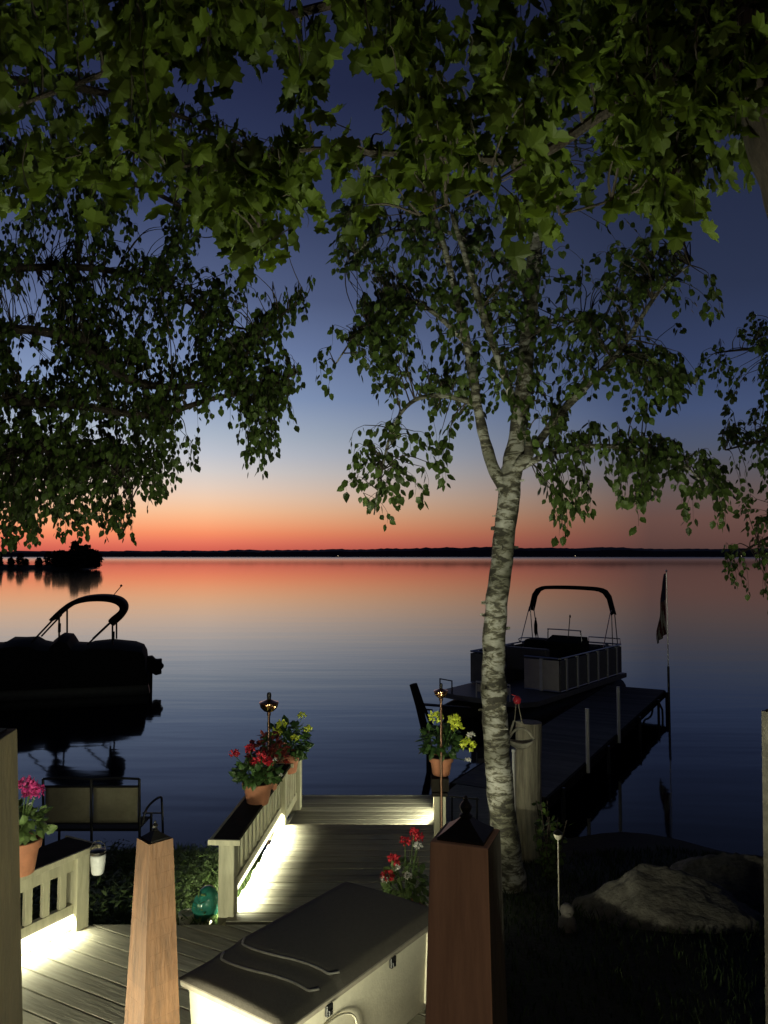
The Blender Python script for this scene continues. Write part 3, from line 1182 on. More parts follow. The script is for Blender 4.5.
pot_plant('pot of red and white flowers on the walkway behind the deck box', L4, 0.13, 0.2, 0.17, 0.42,
          heads_at(L4, 6.05, [(414, 833), (405, 841), (394, 860), (388, 876), (418, 838)], 'red_petal', 0.055) + heads_at(L4, 6.0, [(418, 846), (397, 867), (385, 880), (408, 876)], 'white_petal', 0.035), 'leaf_pale', nleaf=220, lsize=0.07, sag=0.3)
L5 = (-2.63, 5.72, 1.515)
pot_plant('terracotta pot of bright pink petunias on the wide left railing cap', L5, 0.14, 0.24, 0.16, 0.26,
          heads_at(L5, 5.6, [(31, 788), (26, 784), (36, 792), (29, 793)], 'pink_petal', 0.06) + heads_at(L5, 5.6, [(30, 804), (33, 799)], 'white_petal', 0.018), 'leaf_pale', nleaf=150, lsize=0.085)


# ---------------------------------------------------------------- copper garden torches
def torch(label, px, py, Y, zbase, r):
    c = at(px, py, Y)
    t = thing('garden_torch', label, 'torch', (c.x, c.y, zbase), 0, 'copper torches by the walkway')
    H = c.z - zbase
    b = MB()
    b.tube([(0, 0, -0.2), (0, 0, H - r * 0.7)], 0.014, 10)
    b.lathe([(0.018, H - r * 1.2), (0.022, H - r), (0.016, H - r * 0.75)])
    b.build('pole', M['copper_dark'], t, local=True, smooth=True)
    b = MB()
    b.lathe([(0.015, H - r * 0.85), (r * 0.5, H - r * 0.72), (r * 0.86, H - r * 0.35), (r, H + r * 0.15), (r * 0.97, H + r * 0.2), (r * 0.8, H + r * 0.24), (r * 0.35, H + r * 0.42), (r * 0.22, H + r * 0.5)], n=28)
    b.build('oil_bowl', M['copper'], t, local=True, smooth='all')
    b = MB()
    b.lathe([(r * 0.2, H + r * 0.48), (r * 0.24, H + r * 0.9), (r * 0.2, H + r * 1.15), (r * 0.06, H + r * 1.2)], n=14)
    b.build('snuffer_cap', M['black_metal'], t, local=True, smooth=True)
    return t


torch('copper oil torch on a dark pole behind the geranium pots', 269, 704, 8.5, DZ, 0.105)
torch('copper oil torch on a pole in front of the yellow flower pot by the birch', 441, 692, 8.02, DZ, 0.075)

# ---------------------------------------------------------------- jar lantern, teal ornament, white pots
c = at(98, 862, 6.1)
t = thing('jar_lantern', 'pale glass jar lantern hanging from the left railing post', 'lantern', (c.x, c.y, c.z - 0.09))
b = MB()
b.lathe([(0.035, 0), (0.046, 0.008), (0.056, 0.09), (0.058, 0.14), (0.05, 0.15), (0.044, 0.15), (0.05, 0.135), (0.04, 0.02), (0.001, 0.015)], n=20)
b.build('jar', M['jar'], t, local=True, smooth='all')
b = MB()
b.lathe([(0.052, 0.151), (0.06, 0.155), (0.06, 0.175), (0.03, 0.185)], n=20)
b.build('lid', M['black_metal'], t, local=True, smooth=True)
b = MB()
b.tube(spline([(-0.055, 0, 0.16), (-0.05, 0, 0.22), (0, 0, 0.25), (0.05, 0, 0.22), (0.055, 0, 0.16)]), 0.003, 5)
b.build('handle', M['black_metal'], t, local=True)

c = atz(208, 908, 0.72)
t = thing('garden_globe', 'teal glossy glass ornament on the grass beside the walkway post', 'ornament', (-1.47, 6.55, 0.70))
b = MB()
vs, fs = [], []
for i in range(13):
    for k in range(24):
        a = 2 * math.pi * k / 24
        th = math.pi * i / 12
        r = 0.105 * math.sin(th) * (1 + 0.1 * abs(math.cos(3.5 * a)) * math.sin(th) + 0.04 * noise.noise(Vector((math.cos(a) * 2, math.sin(a) * 2, th * 2)))) + 0.001
        z = 0.16 - 0.14 * math.cos(th) * (1.15 if th > math.pi / 2 else 0.9)
        vs.append((r * math.cos(a) + 0.10 * (z - 0.16), r * math.sin(a), z + 0.06))
for i in range(12):
    for k in range(24):
        a, b2 = i * 24 + k, i * 24 + (k + 1) % 24
        fs.append((a, b2, b2 + 24, a + 24))
b.add(vs, fs)
b.build('glass_body', M['teal'], t, local=True, smooth='all')
b = MB()
b.lathe([(0.075, -0.02), (0.08, 0.05), (0.055, 0.09), (0.05, 0.1)], n=16)
b.build('base', M['white_pot'], t, local=True, smooth=True)
c = at(187, 903, 6.5)
b = MB()
b.lathe([(0.05, 0), (0.055, 0.01), (0.062, 0.10), (0.068, 0.105), (0.068, 0.13), (0.058, 0.13), (0.055, 0.11), (0.001, 0.1)], n=20)
o = tag(b.build('bowl_pot', M['white_pot'], smooth=True), 'small white pot on the grass left of the teal ornament', 'pot')
o.location = (c.x, c.y, 0.76)

# ---------------------------------------------------------------- bench at the shore
B0 = at(44, 800, 9.1)
B1 = at(140, 800, 9.1)
gz = 0.24
t = thing('garden_bench', 'two-seat bench with pale sling back seen from behind near the water', 'bench', (B0.x, B0.y, gz), 0)
W_ = (B1 - B0).x


def zpx(py, Y):
    return at(384, py, Y).z - gz


zt, zp0, zp1 = zpx(778, 9.1), zpx(786, 9.1), zpx(823, 9.1)
b = MB()
for xx in (0, W_ / 2, W_):
    b.tube([(xx, 0.03, -0.1), (xx, 0.0, zp1), (xx, -0.04, zt)], 0.016, 8)
b.tube(spline([(0, -0.04, zt), (W_ * 0.25, -0.04, zt + 0.015), (W_ * 0.5, -0.04, zt), (W_ * 0.75, -0.04, zt + 0.01), (W_, -0.04, zt)]), 0.014, 8)
b.tube([(0, -0.02, zp0), (W_, -0.02, zp0)], 0.014, 8)
b.tube([(0, 0, zp1), (W_, 0, zp1)], 0.014, 8)
for xx in (0, W_):
    b.tube([(xx, 0.45, -0.1), (xx, 0.45, 0.45)], 0.016, 8)
b.tube([(0, 0.45, 0.4), (W_, 0.45, 0.4)], 0.014, 8)
b.build('frame', M['dark_metal'], t, local=True, smooth=True)
for k in range(2):
    b = MB()
    x0, x1 = W_ * 0.5 * k + 0.02, W_ * 0.5 * (k + 1) - 0.02
    n = 8
    vs, fs = [], []
    for j in range(n + 1):
        for i in range(n + 1):
            xx = x0 + (x1 - x0) * i / n
            zz = zp1 + (zp0 - zp1) * j / n
            sag = 0.025 * math.sin(math.pi * i / n) * math.sin(math.pi * j / n)
            vs.append((xx, -0.01 - 0.01 * j / n - sag, zz))
    for j in range(n):
        for i in range(n):
            a = j * (n + 1) + i
            fs.append((a, a + 1, a + n + 2, a + n + 1))
    b.add(vs, fs)
    o = b.build('back_panel', M['canvas'], t, local=True, smooth='all')
    o.modifiers.new('thick', 'SOLIDIFY').thickness = 0.008
b = MB()
b.box((W_ / 2, 0.23, 0.4), (W_ - 0.04, 0.42, 0.03))
b.build('seat', M['boat_dark'], t, local=True, bevel=0.008)
q0 = [at(*p) - Vector((B0.x, B0.y, gz)) for p in ((142, 826, 9.15), (147, 808, 9.2), (160, 797, 9.4), (162, 806, 9.45), (163, 836, 9.45))]
b = MB()
b.tube(spline(q0, 4), 0.014, 8)
b.tube([at(143, 813, 9.2) - Vector((B0.x, B0.y, gz)), at(162, 813, 9.45) - Vector((B0.x, B0.y, gz))], 0.01, 8)
b.build('armrest', M['dark_metal'], t, local=True, smooth=True)

# ---------------------------------------------------------------- dock
DK = 0.5
dn_r = atz(546, 797, DK)
dn_r.z = 0
df = atz(664, 690.5, DK)
df.z = 0
Ld = (df - dn_r).length
DAX = math.atan2((df - dn_r).y, (df - dn_r).x) - math.pi / 2
U = (df - dn_r).normalized()
V = Vector((U.y, -U.x, 0))
dn_l = dn_r - V * 1.4
t = thing('dock', 'narrow grey boat dock on posts running out beside the moored pontoon boat', 'dock', (dn_r.x, dn_r.y, DK), DAX)
b = MB()
yv = 0.0
while yv < Ld:
    b.box((-0.7, yv + 0.075, -0.018), (1.4, 0.145, 0.036))
    yv += 0.152
b.build('decking', M['dock'], t, local=True, bevel=0.003)
b = MB()
for xx in (-1.42, 0.02):
    b.box((xx, Ld / 2, -0.08), (0.04, Ld + 0.04, 0.15))
b.box((-0.7, 0.02 - 0.05, -0.08), (1.4, 0.04, 0.15))
b.box((-0.7, Ld + 0.05, -0.08), (1.4, 0.04, 0.15))
b.build('frame', M['rail_dark'], t, local=True)
for yy in (0.6, 3.4, 6.2, 8.4, Ld - 0.1):
    for xx in (-1.47, 0.07):
        b = MB()
        b.tube([(xx, yy, -2.2), (xx, yy, -0.02)], 0.03, 8)
        b.build('leg', M['dark_metal'], t, local=True, smooth=True)
for pp in ((562, 763, 706), (598, 735, 685)):
    base = atz(pp[0], pp[1], DK - 0.05)
    k = (base - dn_r).dot(U)
    b = MB()
    top = at(pp[0], pp[2], base.y).z
    lp = (0.062, k, 0)
    b.tube([(lp[0], lp[1], -0.15), (lp[0], lp[1], top - DK)], 0.032, 10)
    b.build('mooring_pole', M['white_plastic'], t, local=True, smooth=True)
b = MB()
b.tube(spline([(-0.5, Ld + 0.06, -0.05), (-0.5, Ld + 0.1, -0.2), (-0.3, Ld + 0.1, -0.45), (-0.3, Ld + 0.06, -1.5)]), 0.025, 8)
b.tube([(0.06, Ld - 1.1, -0.1), (0.1, Ld - 0.9, -0.3), (0.1, Ld - 0.85, -0.55)], 0.025, 8)
b.build('ladder', M['dark_metal'], t, local=True, smooth=True)
# ramp joining the dock to the lawn
b = MB()
m0 = (dn_r + dn_l) / 2
b.beam(Vector((m0.x, m0.y, DK - 0.01)) - U * 0.08, Vector((m0.x - U.x * 1.5, m0.y - U.y * 1.5, 0.36)), 1.2, 0.05)
tag(b.build('ramp', M['deck'], bevel=0.005), 'short grey plank ramp between the lawn and the dock', 'ramp')
# small dark metal step rail with bars
Yr = 9.75
t = thing('step_rail', 'small black metal rail with upright bars beside the pale end post', 'railing', at(464, 828, Yr))
b = MB()
pts = [at(449, 796, Yr), at(479, 799, Yr)]
b.beam(pts[0], pts[1], 0.02, 0.02)
b.build('top_bar', M['dark_metal'], t)
for px in (452, 464, 477):
    b = MB()
    b.tube([at(px, 797, Yr), at(px, 830, Yr)], 0.012, 6)
    b.build('bar', M['dark_metal'], t)
b = MB()
b.beam(at(446, 827, Yr), at(484, 827, Yr), 0.1, 0.1)
b.build('sill', M['rail'], t, bevel=0.005)

# flag at the end of the dock
fp = dn_r + U * (Ld - 0.05) + V * 0.12
t = thing('flag_pole', 'thin pole at the far end of the dock carrying a limp flag', 'flag pole', (fp.x, fp.y, DK))
ztop = at(662, 572, fp.y).z - DK
b = MB()
b.tube([(0, 0, -1.6), (0, 0, 0.6)], 0.03, 8)
b.build('socket', M['dark_metal'], t, local=True, smooth=True)
b = MB()
b.tube([(0, 0, 0.5), (0, 0, ztop)], 0.014, 8)
b.build('pole', M['alu'], t, local=True, smooth=True)
b = MB()
b.lathe([(0.012, ztop), (0.028, ztop + 0.02), (0.028, ztop + 0.035), (0.005, ztop + 0.06)], n=12)
b.build('finial', M['alu'], t, local=True, smooth=True)
fl = MB()
ncol, nrow = 26, 40
Hf = 1.72
vs, fs, ms = [], [], []
for j in range(nrow + 1):
    v = j / nrow           # along the drop
    for i in range(ncol + 1):
        u = i / ncol
        wdt = 0.03 + 0.23 * min(1, v * 1.5) ** 0.8 * (0.85 + 0.15 * math.sin(v * 9))
        xx = -wdt * u + 0.012 * math.sin(v * 14 + u * 5) * u
        yy = 0.05 * math.sin(u * 16 + v * 3) * (0.3 + 0.7 * v)
        zz = ztop - 0.04 - Hf * v * (0.84 + 0.16 * u)
        vs.append((xx - 0.016, yy, zz))
for j in range(nrow):
    for i in range(ncol):
        a = j * (ncol + 1) + i
        fs.append((a, a + 1, a + ncol + 2, a + ncol + 1))
        stripe = int((i / ncol * 7 + j / nrow * 6.5)) % 2
        ms.append(2 if (j < nrow * 0.42 and i < ncol * 0.75) else (0 if stripe else 1))
fl.add(vs, fs)
fl.m = ms
o = fl.build('flag', [M['flag_red'], M['flag_white'], M['flag_blue']], t, local=True, smooth='all')
ROOTFLAG = t


# ---------------------------------------------------------------- pontoon boats
def pontoon(mb, x, y0, y1, r, z):
    pts = [(x, y0, z + r * 0.55), (x, y0 + 0.12, z + r * 0.35), (x, y0 + 0.45, z + r * 0.1), (x, y0 + 0.9, z), (x, y1, z)]
    mb.tube(pts, [0.03, r * 0.45, r * 0.8, r, r], 16)


# right-hand boat; local x across, local y from bow (negative) to stern
HD = R(-38)
ub = Vector((math.sin(-HD), math.cos(HD), 0))
vb = Vector((math.cos(HD), math.sin(HD), 0))
Fr = Vector((4.02, 18.2, 0))
org = Fr - vb * 1.25 + Vector((0.12, 0, 0))
t = thing('pontoon_boat', 'pontoon boat with black arched canopy moored beside the dock', 'boat', (org.x, org.y, 0), HD, 'pontoon boats')
DKZ = 0.6
b = MB()
for xx in (-0.85, 0.85):
    pontoon(b, xx, -1.9, 4.3, 0.31, 0.12)
b.build('pontoons', M['pontoon'], t, local=True, smooth=True)
b = MB()
poly = [(-1.25, 4.1), (-1.25, -1.2), (-1.05, -1.55), (-0.6, -1.65), (0.6, -1.65), (1.05, -1.55), (1.25, -1.2), (1.25, 4.1)]
b.prism([(x, y, DKZ - 0.12) for x, y in poly], (0, 0, 0.12))
b.build('deck_floor', M['boat_panel'], t, local=True, bevel=0.01)
ft = 0.80


def fence(name, a, c, nst, m_panel, skip=False):
    a, c = Vector(a), Vector(c)
    p = MB()
    p.beam(Vector((a.x, a.y, DKZ + ft * 0.5)), Vector((c.x, c.y, DKZ + ft * 0.5)), 0.02, ft - 0.1)
    pn = p.build('fence_panel', M[m_panel], t, local=True)
    r_ = MB()
    r_.tube([(a.x, a.y, DKZ + ft), (c.x, c.y, DKZ + ft)], 0.02, 8)
    r_.tube([(a.x, a.y, DKZ + 0.04), (c.x, c.y, DKZ + 0.04)], 0.018, 8)
    r_.build('rail', M['alu'], pn, local=True, smooth=True)
    for k in range(nst):
        q = a + (c - a) * ((k + 0.5) / nst)
        s = MB()
        s.box((q.x, q.y, DKZ + ft * 0.5), (0.08, 0.06, ft - 0.04), math.atan2((c - a).y, (c - a).x))
        s.build('stanchion', M['alu_paint'], pn, local=True, bevel=0.004)
    return pn


fence('f', (1.22, 0.0), (1.22, 3.75), 6, 'boat_panel')
fence('f', (-1.22, 0.0), (-1.22, 3.75), 6, 'boat_panel')
fence('f', (-1.22, 3.8), (1.22, 3.8), 3, 'boat_panel')
fence('f', (0.3, -0.03), (1.2, -0.03), 1, 'boat_beige')
fence('f', (-1.2, -0.03), (-0.35, -0.03), 1, 'boat_panel')
# bow gate and step
b = MB()
b.beam((-0.05, -1.62, DKZ + 0.22), (0.75, -1.62, DKZ + 0.22), 0.02, 0.16)
gt = b.build('bow_gate', M['boat_beige'], t, local=True)
b = MB()
b.tube([(-0.08, -1.62, DKZ), (-0.08, -1.62, DKZ + 0.36), (0.78, -1.62, DKZ + 0.36), (0.78, -1.62, DKZ)], 0.018, 8)
b.build('gate_frame', M['alu_paint'], gt, local=True, smooth=True)
b = MB()
b.tube([(-1.15, -1.5, DKZ), (-1.15, -1.5, DKZ + 0.3), (-0.75, -1.6, DKZ + 0.3), (-0.75, -1.6, DKZ)], 0.018, 8)
b.build('bow_rail', M['dark_metal'], t, local=True, smooth=True)
# seats, console, windscreen rail
b = MB()
b.box((-0.78, 1.0, DKZ + 0.22), (0.62, 1.6, 0.40))
b.box((-1.04, 1.0, DKZ + 0.62), (0.16, 1.6, 0.42))
b.build('bench_seat', M['vinyl'], t, local=True, bevel=0.04)
b = MB()
b.box((0.78, 0.9, DKZ + 0.22), (0.62, 1.2, 0.40))
b.box((0.2, 0.35, DKZ + 0.68), (1.1, 0.2, 0.55))
b.build('bench_seat', M['vinyl'], t, local=True, bevel=0.04)
b = MB()
b.box((0.45, 2.1, DKZ + 0.5), (0.95, 0.55, 1.0))
b.box((0.45, 2.0, DKZ + 0.98), (1.0, 0.5, 0.14), 0, 0, ('X', 0.3))
cs = b.build('helm_console', M['boat_dark'], t, local=True, bevel=0.03)
b = MB()
b.tube(spline([(-0.02, 1.9, DKZ + 1.02), (0.0, 1.88, DKZ + 1.26), (0.06, 1.87, DKZ + 1.29), (0.84, 1.87, DKZ + 1.29), (0.9, 1.88, DKZ + 1.26), (0.92, 1.9, DKZ + 1.02)], 3), 0.016, 8)
b.build('windscreen_rail', M['alu'], cs, local=True, smooth=True)
b = MB()
b.tube([(0.5, 2.0, DKZ + 1.0), (0.56, 2.0, DKZ + 1.62)], 0.012, 6)
b.lathe([(0.02, DKZ + 1.6), (0.025, DKZ + 1.64), (0.01, DKZ + 1.68)], (0.565, 2.0, 0), 8)
b.build('antenna', M['dark_metal'], cs, local=True)
b = MB()
b.box((-0.62, 2.9, DKZ + 0.45), (0.95, 0.7, 0.9))
b.build('rear_lounge', M['boat_dark'], t, local=True, bevel=0.08)
b = MB()
b.tube(spline([(-1.2, 2.6, DKZ + ft), (-1.19, 2.6, DKZ + ft + 0.12), (-0.3, 2.6, DKZ + ft + 0.14), (-0.28, 2.6, DKZ + ft)], 3), 0.016, 8)
b.tube([(0.3, 3.78, DKZ + ft), (0.3, 3.78, DKZ + ft + 0.15), (1.2, 3.78, DKZ + ft + 0.15), (1.2, 3.78, DKZ + ft)], 0.016, 8)
b.build('grab_rail', M['alu'], t, local=True, smooth=True)
# bimini
BZ = 2.96


def arch(mb, y0, y1, half, ztop, drop, th):
    n = 22
    vs, fs = [], []
    for i in range(n + 1):
        q = -1 + 2 * i / n
        x = half * q
        zz = ztop - drop * (abs(q) ** 12) - 0.05 * q * q
        for (yy, dz) in ((y0, -th * 0.9), (y0 + 0.04, 0), ((y0 + y1) / 2, 0.02), (y1 - 0.04, 0), (y1, -th * 0.9), (y1, -th), ((y0 + y1) / 2, -th * 0.5), (y0, -th)):
                    vs.append((x, yy, zz + dz))
    for i in range(n):
        for k in range(8):
            a, b2 = i * 8 + k, i * 8 + (k + 1) % 8
            fs.append((a, b2, b2 + 8, a + 8))
    fs.append(tuple(range(8)))
    fs.append(tuple(n * 8 + k for k in range(8))[::-1])
    mb.add(vs, fs)


b = MB()
arch(b, 3.12, 3.5, 1.22, BZ, 0.62, 0.08)
b.build('canopy', M['sail'], t, local=True, smooth='all')
for sx in (-1, 1):
    for p0, p1 in (((1.18, 3.3, DKZ + ft), (1.2, 3.2, BZ - 0.6)), ((1.18, 3.65, DKZ + ft), (1.2, 3.4, BZ - 0.6)), ((1.2, 2.6, DKZ + ft), (1.2, 3.16, BZ - 0.6))):
        b = MB()
        b.tube([(sx * p0[0], p0[1], p0[2]), (sx * p1[0], p1[1], p1[2])], 0.014, 6)
        b.build('canopy_strut', M['alu'], t, local=True, smooth=True)
b = MB()
b.lathe([(0.02, 0), (0.05, 0.1), (0.05, 0.3), (0.03, 0.42), (0.01, 0.45)], (-0.75, 2.65, DKZ + ft + 0.2), 8)
b.tube([(-0.75, 2.65, DKZ + ft), (-0.74, 2.65, DKZ + ft + 0.7)], 0.012, 6)
b.build('pennant', M['boat_dark'], t, local=True, smooth=True)
b = MB()
b.box((0.0, 4.35, 0.62), (0.42, 0.5, 0.55))
b.box((0.0, 4.4, 0.1), (0.16, 0.22, 0.7))
b.build('outboard_motor', M['boat_dark'], t, local=True, bevel=0.06)

# gangplank leaning at the bow
t = thing('loading_ladder', 'dark boarding ladder standing in the water at the bow of the moored boat', 'ladder', at(428, 740, 14.5))
b = MB()
for dx in (0, 0.32):
    o_ = Vector((dx * 0.75, dx * 0.7, 0.0))
    b.tube([at(413, 684, 14.5) + o_ * 0.2, at(419, 705, 14.5) + o_ * 0.3, at(430, 752, 14.5) + o_, at(430, 760, 14.5) + o_ - Vector((0, 0, 1.5))], 0.07 if dx == 0 else 0.03, 8)
b.build('stringer', M['boat_dark'], t, smooth=True)
b = MB()
b.tube([at(418, 704, 14.5), at(470, 708, 16.6)], 0.03, 6)
b.tube([at(421, 709, 14.5), at(432, 710, 15.0)], 0.02, 6)
b.build('hand_bar', M['dark_metal'], t, smooth=True)

# left-hand boat, broadside; silhouette measured along x (metres) at Y = 22.6
YB = 22.6
LR = R(15.5)


def lb(zx, zy):
    """enlarged-view coordinates -> metres along the hull (from its stern corner) and above the water"""
    st = at(151, 640, YB)
    d = ray(zx / 3.84, 560 + zy / 3.84)
    # intersect the ray with the boat's own centre plane
    ax = Vector((math.cos(LR), math.sin(LR), 0))
    nr = Vector((-ax.y, ax.x, 0))
    tt = (st - EYE).dot(nr) / d.dot(nr)
    p = EYE + d * tt
    return (p - st).dot(ax), p.z


org2 = at(151, 640, YB)
t = thing('pontoon_boat', 'dark covered pontoon boat with raised canopy floating by the left edge', 'boat', (org2.x, org2.y, 0), LR, 'pontoon boats')
P = lb
hull = MB()
for yy in (-0.8, 0.8):
    x1 = P(575, 460)[0]
    hull.tube([(-6.6, yy, 0.35), (-6.4, yy, 0.25), (-5.8, yy, 0.12), (x1 - 0.1, yy, 0.12), (x1, yy, 0.14)], [0.05, 0.2, 0.32, 0.32, 0.26], 14)
hull.build('pontoons', M['pontoon'], t, local=True, smooth=True)
x1 = P(575, 400)[0]
b = MB()
b.box(((x1 - 6.2) / 2, 0, 0.42), (x1 + 6.2, 2.4, 0.3))
b.build('deck_floor', M['boat_dark'], t, local=True, bevel=0.02)
outline = [(-420, 350), (-300, 335), (-200, 325), (-60, 322), (0, 320), (20, 317), (45, 304), (90, 301), (140, 303), (165, 320), (205, 321), (216, 301), (240, 286), (275, 290), (291, 320), (335, 320), (360, 313), (430, 310), (520, 319), (550, 328), (562, 350), (566, 385)]
b = MB()
vs, fs = [], []
for (zx, zy) in outline:
    x, z = P(zx, zy)
    low = 0.45
    for (yy, f) in ((-1.22, 0.0), (-1.2, 0.5), (-1.05, 0.9), (-0.5, 1.0), (0.5, 1.0), (1.05, 0.9), (1.2, 0.5), (1.22, 0.0)):
        bmp = 0.07 * noise.noise(Vector((x * 4, yy * 3, 0)))
        vs.append((x, yy, low + (z - low) * f + bmp * f))
n = 8
for i in range(len(outline) - 1):
    for k in range(n - 1):
        a = i * n + k
        fs.append((a, a + 1, a + n + 1, a + n))
fs.append(tuple(range(n)))
fs.append(tuple((len(outline) - 1) * n + k for k in range(n))[::-1])
b.add(vs, fs)
b.build('mooring_cover', M['boat_dark'], t, local=True, smooth=True)
cl = [(208, 224), (245, 190), (285, 163), (330, 149), (382, 144), (430, 147), (462, 158), (477, 178), (468, 204), (432, 236)]
cp = spline([Vector((P(*q)[0], 0, P(*q)[1])) for q in cl], 4)
b = MB()
vs, fs = [], []
for i, p in enumerate(cp):
    d = (cp[min(i + 1, len(cp) - 1)] - cp[max(i - 1, 0)]).normalized()
    nrm_ = Vector((-d.z, 0, d.x))
    th = 0.055 + 0.06 * i / len(cp)
    for (yy, s_) in ((-0.85, -0.8), (-0.84, 0.6), (-0.5, 1.0), (0.5, 1.0), (0.84, 0.6), (0.85, -0.8), (0.5, -1.0), (-0.5, -1.0)):
        vs.append(p + nrm_ * (th * s_) + Vector((0, yy, 0)))
for i in range(len(cp) - 1):
    for k in range(8):
        a, b2 = i * 8 + k, i * 8 + (k + 1) % 8
        fs.append((a, b2, b2 + 8, a + 8))
fs.append(tuple(range(8)))
fs.append(tuple((len(cp) - 1) * 8 + k for k in range(8))[::-1])
b.add(vs, fs)
b.build('canopy', M['sail'], t, local=True, smooth='all')
for yy in (-0.85, 0.85):
    for seg in (((140, 305), (222, 218)), ((432, 232), (345, 314)), ((243, 195), (243, 300)), ((440, 236), (440, 314))):
        (ax, az), (cx, cz) = P(*seg[0]), P(*seg[1])
        b = MB()
        b.tube([(ax, yy, az), (cx, yy, cz)], 0.028, 6)
        b.build('canopy_strut', M['dark_metal'], t, local=True)
b = MB()
for q in ((244, 250), (443, 280)):
    (ax, az) = P(*q)
    b.box((ax, -0.85, az), (0.07, 0.06, 0.24))
b.build('strut_clamp', M['boat_dark'], t, local=True)
b = MB()
(ax, az), (cx, cz) = P(425, 147), P(463, 102)
b.tube([(ax, 0.3, az), (cx, 0.3, cz)], 0.014, 6)
b.lathe([(0.01, 0), (0.035, 0.02), (0.035, 0.05), (0.01, 0.07)], (cx, 0.3, cz - 0.02), 8)
b.build('stern_light', M['dark_metal'], t, local=True)
b = MB()
ol = [(560, 372), (560, 420), (585, 432), (598, 440), (622, 434), (618, 420), (631, 406), (622, 398), (622, 380), (598, 382), (585, 368)]
b.prism([(P(*q)[0], 0.2, P(*q)[1]) for q in ol], (0, -0.4, 0))
ou = b.build('outboard_motor', M['boat_dark'], t, local=True, bevel=0.03)
b = MB()
q = P(575, 430)
b.box((q[0], 0, 0.25), (0.16, 0.14, 0.7))
b.build('drive_leg', M['boat_dark'], ou, local=True, bevel=0.02)

# ---------------------------------------------------------------- near the water: piling, basket, stake, rock, stake lamp, figure
pc = at(528, 722, 9.3)
b = MB()
pts = [(pc.x, pc.y, -0.6)] + [(pc.x + 0.01 * math.sin(k), pc.y, 0.0 + k * (pc.z) / 8) for k in range(9)]
b.tube(pts, [0.165] + [0.16 - 0.001 * k for k in range(9)], 18, rough=0.06)
tag(b.build('piling', M['piling'], smooth=True), 'thick weathered wooden piling standing right of the birch trunk', 'piling')
b = MB()
a = at(513.5, 752, 8.6)
e = at(513, 802, 8.6)
b.tube([(a.x, a.y, e.z - 0.5), a], 0.017, 10)
b.lathe([(0.02, 0), (0.024, 0.01), (0.02, 0.03), (0.004, 0.035)], a, 10)
tag(b.build('stake', M['white_plastic'], smooth=True), 'thin white pipe upright between the birch trunk and the piling', 'stake')

YB2 = 8.35
t = thing('hanging_basket', 'small boat shaped wooden basket hanging from the birch trunk by ropes under a red ball', 'basket', at(520, 746, YB2))
b = MB()
vs, fs = [], []
nb_ = 18
for i in range(nb_ + 1):
    s_ = -1 + 2 * i / nb_
    ctr = at(521 + 13.5 * s_, 742 - 5.5 * s_ * s_ * 0.6, YB2)
    hw_ = 0.075 * math.sqrt(max(0.02, 1 - s_ ** 2)) + 0.006
    dp = 0.07 * math.sqrt(max(0.02, 1 - s_ ** 2)) + 0.008
    for k in range(7):
        a_ = math.pi * k / 6
        vs.append(ctr + Vector((0, -hw_ * math.cos(a_), -dp * math.sin(a_))))
for i in range(nb_):
    for k in range(6):
        a_ = i * 7 + k
        fs.append((a_, a_ + 1, a_ + 8, a_ + 7))
b.add(vs, fs)
o = b.build('basket_body', M['wicker'], t, smooth='all')
o.modifiers.new('thick', 'SOLIDIFY').thickness = 0.008
b = MB()
b.tube(spline([at(508, 740, YB2), at(514, 731, YB2), at(521, 728.5, YB2), at(528, 731, YB2), at(534, 740, YB2)]), 0.013, 8)
b.tube([at(507.5, 740, YB2), at(514, 721, YB2), at(522, 723, YB2)], 0.012, 8)
b.build('handle', M['wicker'], t, smooth=True)
b = MB()
b.tube([at(518, 703, YB2 - 0.02), at(522, 722, YB2), at(535, 741, YB2)], 0.006, 6)
b.tube([at(516, 703, YB2 - 0.02), at(514.5, 722, YB2)], 0.005, 6)
b.build('rope', M['rope'], t, smooth=True)
b = MB()
c = at(517, 700, YB2 - 0.03)
b.lathe([(0.004, -0.045), (0.03, -0.035), (0.046, -0.008), (0.046, 0.012), (0.028, 0.038), (0.006, 0.046)], c, 16)
b.tube([c + Vector((0, 0, 0.04)), c + Vector((-0.06, 0, 0.06))], 0.006, 6)
b.build('float_ball', M['red_plastic'], t, smooth='all')

# boulder
rk = bpy.data.meshes.new('boulder')
bm = bmesh.new()
bmesh.ops.create_icosphere(bm, subdivisions=5, radius=1)
planes = [(Vector(n_).normalized(), d_) for n_, d_ in (((-0.75, -0.35, 0.62), 0.66), ((0.12, -0.45, 0.9), 0.60), ((-0.25, -0.9, 0.3), 0.74), ((0.55, -0.75, 0.35), 0.78), ((0.75, -0.1, 0.7), 0.72),
          ((0.35, 0.6, 0.8), 0.62), ((-0.5, 0.7, 0.6), 0.66), ((-0.9, 0.1, 0.1), 0.9), ((0.95, 0.2, 0.1), 0.95), ((-0.45, -0.72, 0.52), 0.70), ((0.2, -0.85, 0.6), 0.72))]
for v in bm.verts:
    p = v.co.normalized()
    r_ = 1.0
    for n_, d_ in planes:
        c_ = p.dot(n_)
        if c_ > 0.05:
            r_ = min(r_, d_ / c_)
    r_ += noise.noise(p * 1.3 + Vector((4, 2, 9))) * 0.05 + noise.noise(p * 3.5 + Vector((1, 7, 3))) * 0.045 - 0.05 * max(0, 0.25 - abs(noise.noise(p * 2.2 + Vector((5, 1, 3))))) + noise.noise(p * 9) * 0.028 + noise.noise(p * 24) * 0.014
    v.co = p * r_
bm.to_mesh(rk)
bm.free()
rk.polygons.foreach_set('use_smooth', [True] * len(rk.polygons))
rk.materials.append(M['rock'])
